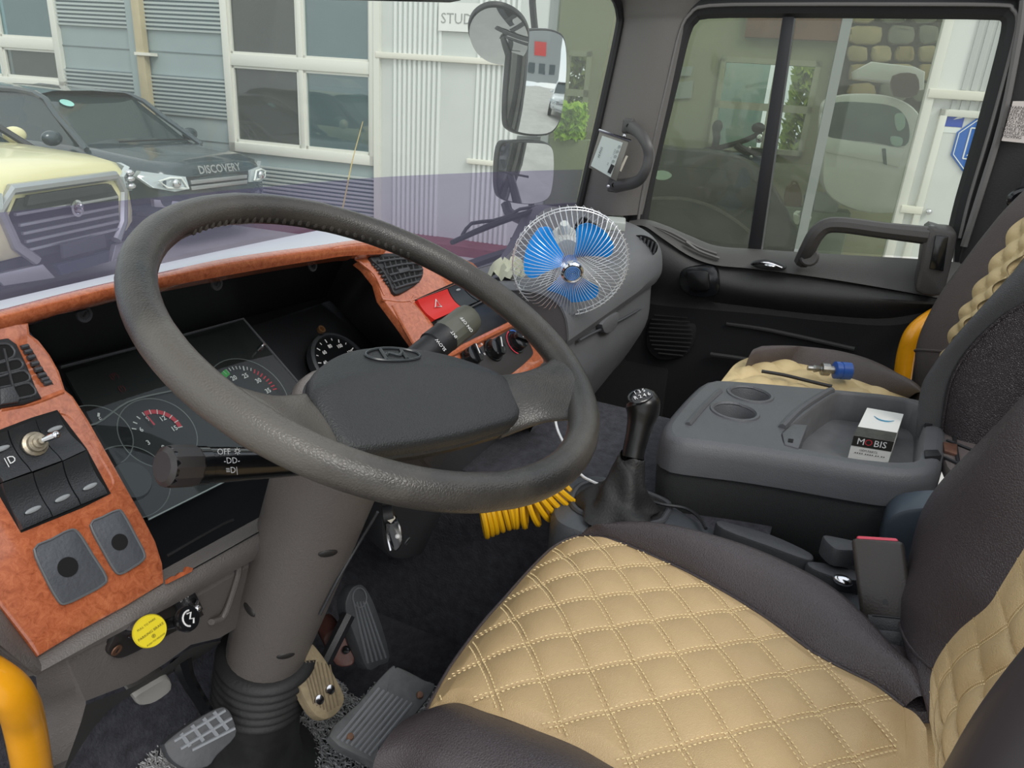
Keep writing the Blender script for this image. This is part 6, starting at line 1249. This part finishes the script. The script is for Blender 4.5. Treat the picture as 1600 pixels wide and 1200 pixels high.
e1_ = V((.75, -.66, 0)); e1_ = (e1_-kn3*e1_.dot(kn3)).normalized(); e2_ = kn3.cross(e1_)
b = B(); b.ell(kc3-kn3*.002, .019, .013, .003, (e1_, e2_, kn3)); kc4 = b.make('shift_badge', m_gloss, gs)
text('1 3 5\nR 2 4 6', kc3+kn3*.0022, e1_, e2_, .0085, m_print, kc4)
# cables
b = B(); b.tube([md(866, 640, 1.2), md(870, 668, 1.19), md(882, 695, 1.16), md(904, 737, 1.12), md(925, 752, 1.1), md(950, 761, 1.09)], .0022, 6, n=5); tag(b.make('white_cable', mat('cable_white', 'd2d4d6', .4)), 'thin white cable hanging from the dash to the gear lever', 'cable')
b = B(); b.tube([PZ(x, y, ZT+.01) for x, y in ((1006, 779), (1035, 788), (1070, 794), (1092, 808), (1103, 826))], .0026, 6, n=5); tag(b.make('black_cable', m_black), 'thin black cable running back from the gear lever gaiter', 'cable')
# plastic levers and trim beside the console base
for nm, L, z, lab in (('seat_rail_cover', [(1120, 812), (1150, 818), (1205, 834), (1255, 856), (1272, 868), (1262, 874), (1200, 852), (1130, 826)], -.53, None), ('rail_arm', [(1262, 876), (1300, 880), (1340, 892), (1346, 906), (1310, 902), (1270, 888)], -.53, None), ('fabric_pull', [(1286, 835), (1310, 838), (1345, 847), (1340, 858), (1310, 858), (1294, 848)], -.50, None)):
    b = B(); b.slab([PZ(x, y, z) for x, y in c2(L, 3, True)], V((0, 0, -.025)), .004); b.make(nm, m_dgrey, tun)
b = B(); b.ell(PZ(1317, 907, -.53), .009, .012, .006); b.make('rail_bolt', m_chrome, tun)
b = B(); P = [PX(x, y, 1.0) for x, y in c2([(1378, 880), (1380, 830), (1392, 806), (1420, 795), (1470, 792), (1500, 800), (1500, 900), (1440, 920)], 4, True)]; b.slab(P, V((.05, .0, 0)), .008); tag(b.make('recliner_cover', mat('bluegrey_plastic', '3d4650', .4)), 'rounded blue-grey plastic cover beside the console behind the belt buckle', 'cover')
# belt buckle
bk = thing('belt_buckle', 'dark seat belt buckle with a red release button on a ribbed stalk', 'buckle', md(1390, 1010, 1.0))
bd = .98
def bkp(x, y, d=bd): return md(x, y, d)
bax = (bkp(1377, 860)-bkp(1390, 960)).normalized(); bnx = (bkp(1410, 905)-bkp(1350, 900)).normalized(); bnz = bnx.cross(bax).normalized()
cB = bkp(1379, 909); b = B(); b.rbox(cB, .0275, .047, .012, (bnx, bax, bnz), .005); bh = b.make('housing', mat('buckle_brown', '37322f', .45, bump=.2, bscale=400), bk, smooth=40)
b = B(); b.rbox(cB+bax*.0475, .022, .003, .007, (bnx, bax, bnz), .003); b.make('release_button', mat('button_red', 'd8455a', .3), bk, smooth=40)
tw = bnz if bnz.dot(cB) < 0 else -bnz
b = B(); b.lathe([(.003, 0), (.003, .001), (0, .001)], cB-bax*.022+tw*.012, tw, 12); b.make('screw', m_black, bh)
b = B(); b.tube([cB-bax*.038-bnx*.015+tw*.0122, cB-bax*.038+bnx*.017+tw*.0122], .0012, 6); b.make('moulded_line', m_black, bh)
for k, (x, y) in enumerate(((1391, 974), (1395, 1000), (1400, 1026), (1404, 1050))):
    b = B(); b.rbox(bkp(x, y), .0255-.001*k, .0115, .011, (bnx, bax, bnz), .004); b.make('stalk_rib', m_dgrey, bk, smooth=40)
# ================================================================ FAN
fan = thing('clip_fan', 'small car fan with blue blades and chrome wire guard on the dash', 'fan', PX(890, 500, 1.22))
fc = PX(890, 409, 1.22); fn2 = (md(895, 429, fc.length-.044)-fc).normalized(); fX = (V((fn2.y, -fn2.x, 0))*-1).normalized(); fY = fn2.cross(fX)
if fY.z < 0: fX, fY = -fX, -fY
FR = 88*fc.length/1150
def fq(r, a, h): return fc+fX*r*math.cos(a)+fY*r*math.sin(a)+fn2*h
m_wire = mat('guard_wire', 'e4e6e8', .3, .55)
gf = B(); gf.tube([fq(FR, 2*math.pi*k/48, .012) for k in range(48)], .0011, 6, closed=True); gf = gf.make('front_guard', m_wire, fan)
gr = B(); gr.tube([fq(FR, 2*math.pi*k/48, -.0) for k in range(48)], .0011, 6, closed=True); gr = gr.make('rear_guard', m_wire, fan)
hubo = fc+fn2*.040; NW = 66
for k in range(NW):
    a = 2*math.pi*k/NW; b = B(); b.tube([fq(.018, a, .038), fq(.05, a+.02, .042), fq(FR*.82, a+.05, .036), fq(FR*.98, a+.06, .014), fq(FR*1.04, a+.06, .010)], .0006, 4, n=2); b.make('wire', m_wire, gf)
for k in range(44):
    a = 2*math.pi*k/44; b = B(); b.tube([fq(FR*1.0, a, .010), fq(FR*.97, a, -.02), fq(FR*.72, a, -.038), fq(.03, a, -.046)], .0005, 4, n=2); b.make('wire', m_wire, gr)
b = B(); b.lathe([(.014, .046), (.0165, .047), (.0195, .044), (.0205, .038), (.019, .034), (.0, .034)], fc, fn2, 32); b.make('chrome_hub', m_chrome, fan)
m_fblue = mat('fan_blue', '1091ec', .3); m_sb = mat('sticker_navy', '2a67b5', .4)
b = B(); b.lathe([(.014, .0462), (0, .0462)], fc, fn2, 32); sk = b.make('hub_sticker', mat('sticker_pale', 'a7c6de', .4), fan)
for r in (.003, .006, .009, .012): b = B(); b.tube([fq(r, 2*math.pi*k/28, .0464) for k in range(28)], .0008, 4, closed=True); b.make('sticker_ring', m_sb, sk)
for a0 in (165, 48, 283):
    def bl(u, v):
        r = .014+.068*u; half = math.radians(41)*(.72+.36*u)*(1-max(0, (u-.75)/.25)**2*.35); a = math.radians(a0)+(v-.5)*2*half; return fq(r, a, .022*(v-.5)+.002)
    b = B(); b.grid(14, 14, bl, fn2*-.0012); b.make('blade', m_fblue, fan, smooth=60)
b = B(); b.lathe([(.0, .02), (.012, .018), (.014, .0), (.0, -.001)], fc, fn2, 20); b.make('blade_hub', m_sb, fan)
b = B(); b.lathe([(.022, -.045), (.026, -.05), (.026, -.10), (.018, -.11), (0, -.11)], fc, fn2, 24); b.make('motor', mat('motor_white', 'b9bdb8', .4), fan)
b = B(); b.tube([fq(.0, 0, -.085), fq(.03, math.radians(100), -.07), fq(.045, math.radians(100), -.065)], [.012, .013, .008], 10); b.make('tilt_joint', mat('joint_pale', 'c4c9c4', .35), fan)
b = B(); b.tube([fc-fn2*.09+V((0, 0, -.02)), fc-fn2*.10+V((0, .0, -.09))], [.010, .02], 12); b.make('stand', m_black, fan)
# crumpled cloth and little wired box on the dash
cbx = PY(800, 432, .62); rr = random.Random(11); NX = [[rr.uniform(-.014, .014) for _ in range(13)] for _ in range(13)]
def crum(u, v): i, j = u*12, v*12; return cbx+V((-.075+.13*u+.03*v, -.05+.09*v, .012+.02*math.sin(7*u+3)*math.cos(5*v)+NX[round(i) % 13][round(j) % 13]))
b = B(); b.grid(12, 12, crum); tag(b.make('crumpled_cloth', mat('cloth_pale', 'b9bba6', .9, var=.1)), 'crumpled pale cloth on the dash left of the fan', 'cloth')
wb = thing('wired_box', 'small pale grey wired box on the dash behind the fan', 'device', PX(958, 356, 1.5))
b = B(); b.rbox(PX(962, 350, 1.5), .035, .02, .010, (V((.95, .3, 0)), V((-.3, .95, 0)), V((0, 0, 1))), .003); b.make('box_case', mat('box_pale', 'a4a9a4', .5), wb)
for k in range(3): b = B(); b.tube([PX(928+k*3, 352, 1.48), PX(912, 340+k*4, 1.5), PX(900, 352+k*5, 1.46)], .003, 6, n=3); b.make('box_wire', m_black, wb)
# ================================================================ HOSE, BARS, PEDALS, MAT
hz_ = thing('coiled_hose', 'bright yellow coiled air hose hanging in the far footwell', 'hose', md(805, 800, 1.3))
ca = [md(x, y, 1.09) for x, y in ((756, 800), (775, 792), (800, 784), (826, 782), (850, 770), (872, 756))]; cc3 = crom(ca, 30); HP = []
NL = 14
for i, p in enumerate(cc3):
    a = 2*math.pi*NL*i/len(cc3); t_ = (cc3[min(i+1, len(cc3)-1)]-cc3[max(i-1, 0)]).normalized(); dn2 = V((0, 0, 1)); dn2 = (dn2-t_*dn2.dot(t_)).normalized(); sd = t_.cross(dn2); sprd = (p-cc3[len(cc3)//2])*.25
    HP.append(p+dn2*(-.010+.031*math.cos(a))+sd*.022*math.sin(a)+sprd*(1-math.cos(a))*.5)
b = B(); b.tube(crom(HP, 3), .0042, 7); b.make('hose_coil', mat('hose_yellow', 'd9a514', .35), hz_)
m_yel = mat('bar_yellow', 'e39a10', .35, coat=.3, var=.08, vscale=15)
b = B(); b.tube([md(x, y, d) for x, y, d in ((-80, 1030, .68), (-40, 1044, .69), (8, 1074, .70), (28, 1100, .72), (38, 1130, .75), (50, 1195, .80), (64, 1290, .90))], [.0145]*7, 16, n=5); tag(b.make('entry_rail', m_yel), 'thick orange-yellow entry rail at the lower left corner', 'rail')
b = B(); b.tube([PX(x, y, xx) for x, y, xx in ((1402, 640, 1.86), (1410, 590, 1.86), (1416, 552, 1.86), (1427, 522, 1.86), (1448, 502, 1.88), (1480, 484, 1.9))], .020, 12, n=5); tag(b.make('seat_rail', m_yel), 'orange-yellow bent tube between the passenger seat and its door', 'rail')
def pedal(name, label, outl, c_px, dist, n, th, m):
    P = Pl(md(*c_px, dist), n); r = thing(name, label, 'pedal', md(*c_px, dist), 'pedals in the driver footwell'); b = B(); b.slab(P.pts(c2(outl, 3, True)), -P.n*th, .003); pad = b.make('pad', m, r); return r, P, pad
m_ped = mat('pedal_rubber', '4c4d50', .55, bump=.2, bscale=200, var=.15, vscale=30)
r, P, pad = pedal('clutch_pedal', 'grey clutch pedal with a criss-cross grip left of the column', [(260, 1158), (300, 1128), (340, 1106), (356, 1107), (366, 1125), (369, 1150), (340, 1180), (325, 1198), (292, 1202), (268, 1188), (258, 1170)], (315, 1150), 1.03, (-.25, -.7, .66), .02, m_ped)
for L in ([(283, 1146), (297, 1166)], [(300, 1133), (318, 1158)], [(318, 1122), (340, 1150)], [(334, 1112), (356, 1140)], [(282, 1170), (362, 1122)], [(300, 1172), (367, 1138)], [(272, 1158), (352, 1110)]):
    b = B(); b.tube(P.pts(L, .001), .0022, 5); b.make('grip_rib', mat('rib_worn', '8c8f94', .5), pad)
b = B(); b.tube([md(x, y, d) for x, y, d in ((282, 1030, 1.0), (292, 1060, 1.01), (310, 1090, 1.03), (330, 1125, 1.05))], [.012, .009, .008, .008], 8, n=3); b.make('pedal_arm', m_gloss, r)
r, P, pad = pedal('brake_pedal', 'tan worn brake pedal with two bright bolts right of the column', [(484, 1005), (500, 1018), (516, 1042), (536, 1080), (538, 1098), (526, 1116), (510, 1124), (494, 1118), (478, 1096), (466, 1066), (462, 1030)], (500, 1070), 1.05, (-.1, -.75, .65), .016, mat('pedal_tan', '84765c', .7, bump=.4, bscale=250, var=.2, vscale=40))
for k in range(8): b = B(); b.tube(P.pts([(476+k*6.5-6, 1028+k*1.5), (494+k*5.5-4, 1112-abs(k-4)*3)], .0006), .0009, 5); b.make('grip_rib', mat('rib_tan', '6c5f4a', .7), pad)
for x, y in ((515, 1078), (498, 1094)): b = B(); b.lathe([(.007, 0), (.006, .003), (0, .004)], P.at(x, y, .0), P.n, 12); b.make('bolt', m_chrome, pad)
b = B(); b.tube([md(545, 960, 1.1), md(520, 1010, 1.1), md(500, 1050, 1.08)], .01, 8); b.make('pedal_arm', m_black, r)
r, P, pad = pedal('accelerator_pedal', 'long grey ridged accelerator pedal on the floor beside the seat', [(514, 1150), (560, 1098), (608, 1044), (624, 1042), (664, 1062), (680, 1074), (640, 1128), (592, 1190), (580, 1190)], (598, 1115), 1.03, (-.1, -.45, .88), .014, mat('accel_grey', '5a5b5b', .5, .1, var=.2, vscale=40, bump=.2, bscale=100))
for k in range(8):
    u = (k+1)/9.5; x0, y0 = 520+(588-520)*u, 1150+(1185-1150)*u; x1, y1 = 585+(655-585)*u, 1072+(1104-1072)*u; b = B(); b.tube(P.pts([(x0, y0), (x1, y1)], .001), .0018, 5); b.make('ridge', mat('ridge_pale', '85878a', .5), pad)
for x, y in ((547, 1151), (656, 1086)): b = B(); b.lathe([(.005, 0), (.004, .002), (0, .0025)], P.at(x, y, .001), P.n, 12); b.make('bolt', mat('rusty_screw', '7a5a48', .5, .6), pad)
b = B(); b.tube([P.at(612, 1042, -.005), md(640, 1050, 1.09)], .008, 8); b.make('hinge_pin', m_black, r)
r, P, pad = pedal('retarder_pedal', 'upright dark ribbed pedal above the accelerator in the footwell', [(558, 914), (572, 918), (590, 955), (610, 1026), (594, 1040), (574, 1046), (556, 998), (540, 952), (546, 925)], (575, 985), 1.14, (-.15, -.9, .4), .02, mat('retarder_grey', '3f4144', .5, var=.2, vscale=30))
for k in range(5): b = B(); b.tube(P.pts([(552+k*5, 940), (575+k*7, 1036-k*2)], .001), .0018, 5); b.make('grip_rib', mat('rib_mid', '5d6064', .5), pad)
b = B(); b.tube([P.at(562, 934, .001)+P.ex*.012*math.cos(a)+P.ey*.014*math.sin(a) for a in [2*math.pi*k/20 for k in range(20)]], .0012, 5, closed=True); b.make('round_mark', mat('rib_mid', '5d6064', .5), pad)
br = thing('pedal_bracket', 'rusty brown pedal bracket between the tan pedal and the upright one', 'bracket', md(530, 1020, 1.17))
b = B(); b.slab([md(x, y, 1.15) for x, y in c2([(505, 1000), (525, 982), (540, 995), (545, 1010), (555, 1030), (548, 1042), (525, 1040)], 3, True)], V((.02, .03, 0)), .004); b.make('bracket_plate', mat('bracket_rust', '54342e', .6, bump=.3, bscale=80, var=.3, vscale=40), br)
b = B(); b.lathe([(.006, 0), (.005, .004), (0, .005)], md(541, 1015, 1.145), -_d, 12); b.make('bolt', m_gloss, br)
# looped coil mat
matb = thing('coil_floor_mat', 'grey looped vinyl floor mat under the pedals', 'mat', V((.6, .35, -.915)))
ml = [PZ(x, y, -.912) for x, y in ((150, 1215), (245, 1160), (300, 1128), (360, 1150), (470, 1070), (520, 1060), (560, 1100), (600, 1060), (690, 1080), (800, 1160), (900, 1500), (400, 1600), (100, 1300))]
b = B(); b.slab(ml, V((0, 0, -.006))); b.make('mat_backing', mat('mat_dark', '2b2b2c', .9), matb)
mpoly = [(p.x, p.y) for p in ml]; rr = random.Random(5); b = B(); xs = [p[0] for p in mpoly]; ys = [p[1] for p in mpoly]; cnt = 0
while cnt < 30000:
    x, y = rr.uniform(min(xs), max(xs)), rr.uniform(min(ys), max(ys)); cnt += 1
    if not inside(mpoly, x, y): continue
    r_ = rr.uniform(.003, .0055); ax = V((rr.gauss(0, 1), rr.gauss(0, 1), rr.gauss(0, .5))).normalized(); e = ax.orthogonal().normalized(); g_ = ax.cross(e); c = V((x, y, -.909+rr.uniform(0, .005)))
    R_ = [[c+(e*math.cos(a)+g_*math.sin(a))*(r_+.001*k1)+ax*.0009*k2 for k1, k2 in ((-.9, -.5), (.9, -.5), (0, 1))] for a in (0, 1.3, 2.6, 3.9)]; b.loft(R_)
o = b.make('vinyl_loops', mat('mat_loop', 'a6a6a6', .6), matb, smooth=0); o['kind'] = 'stuff'
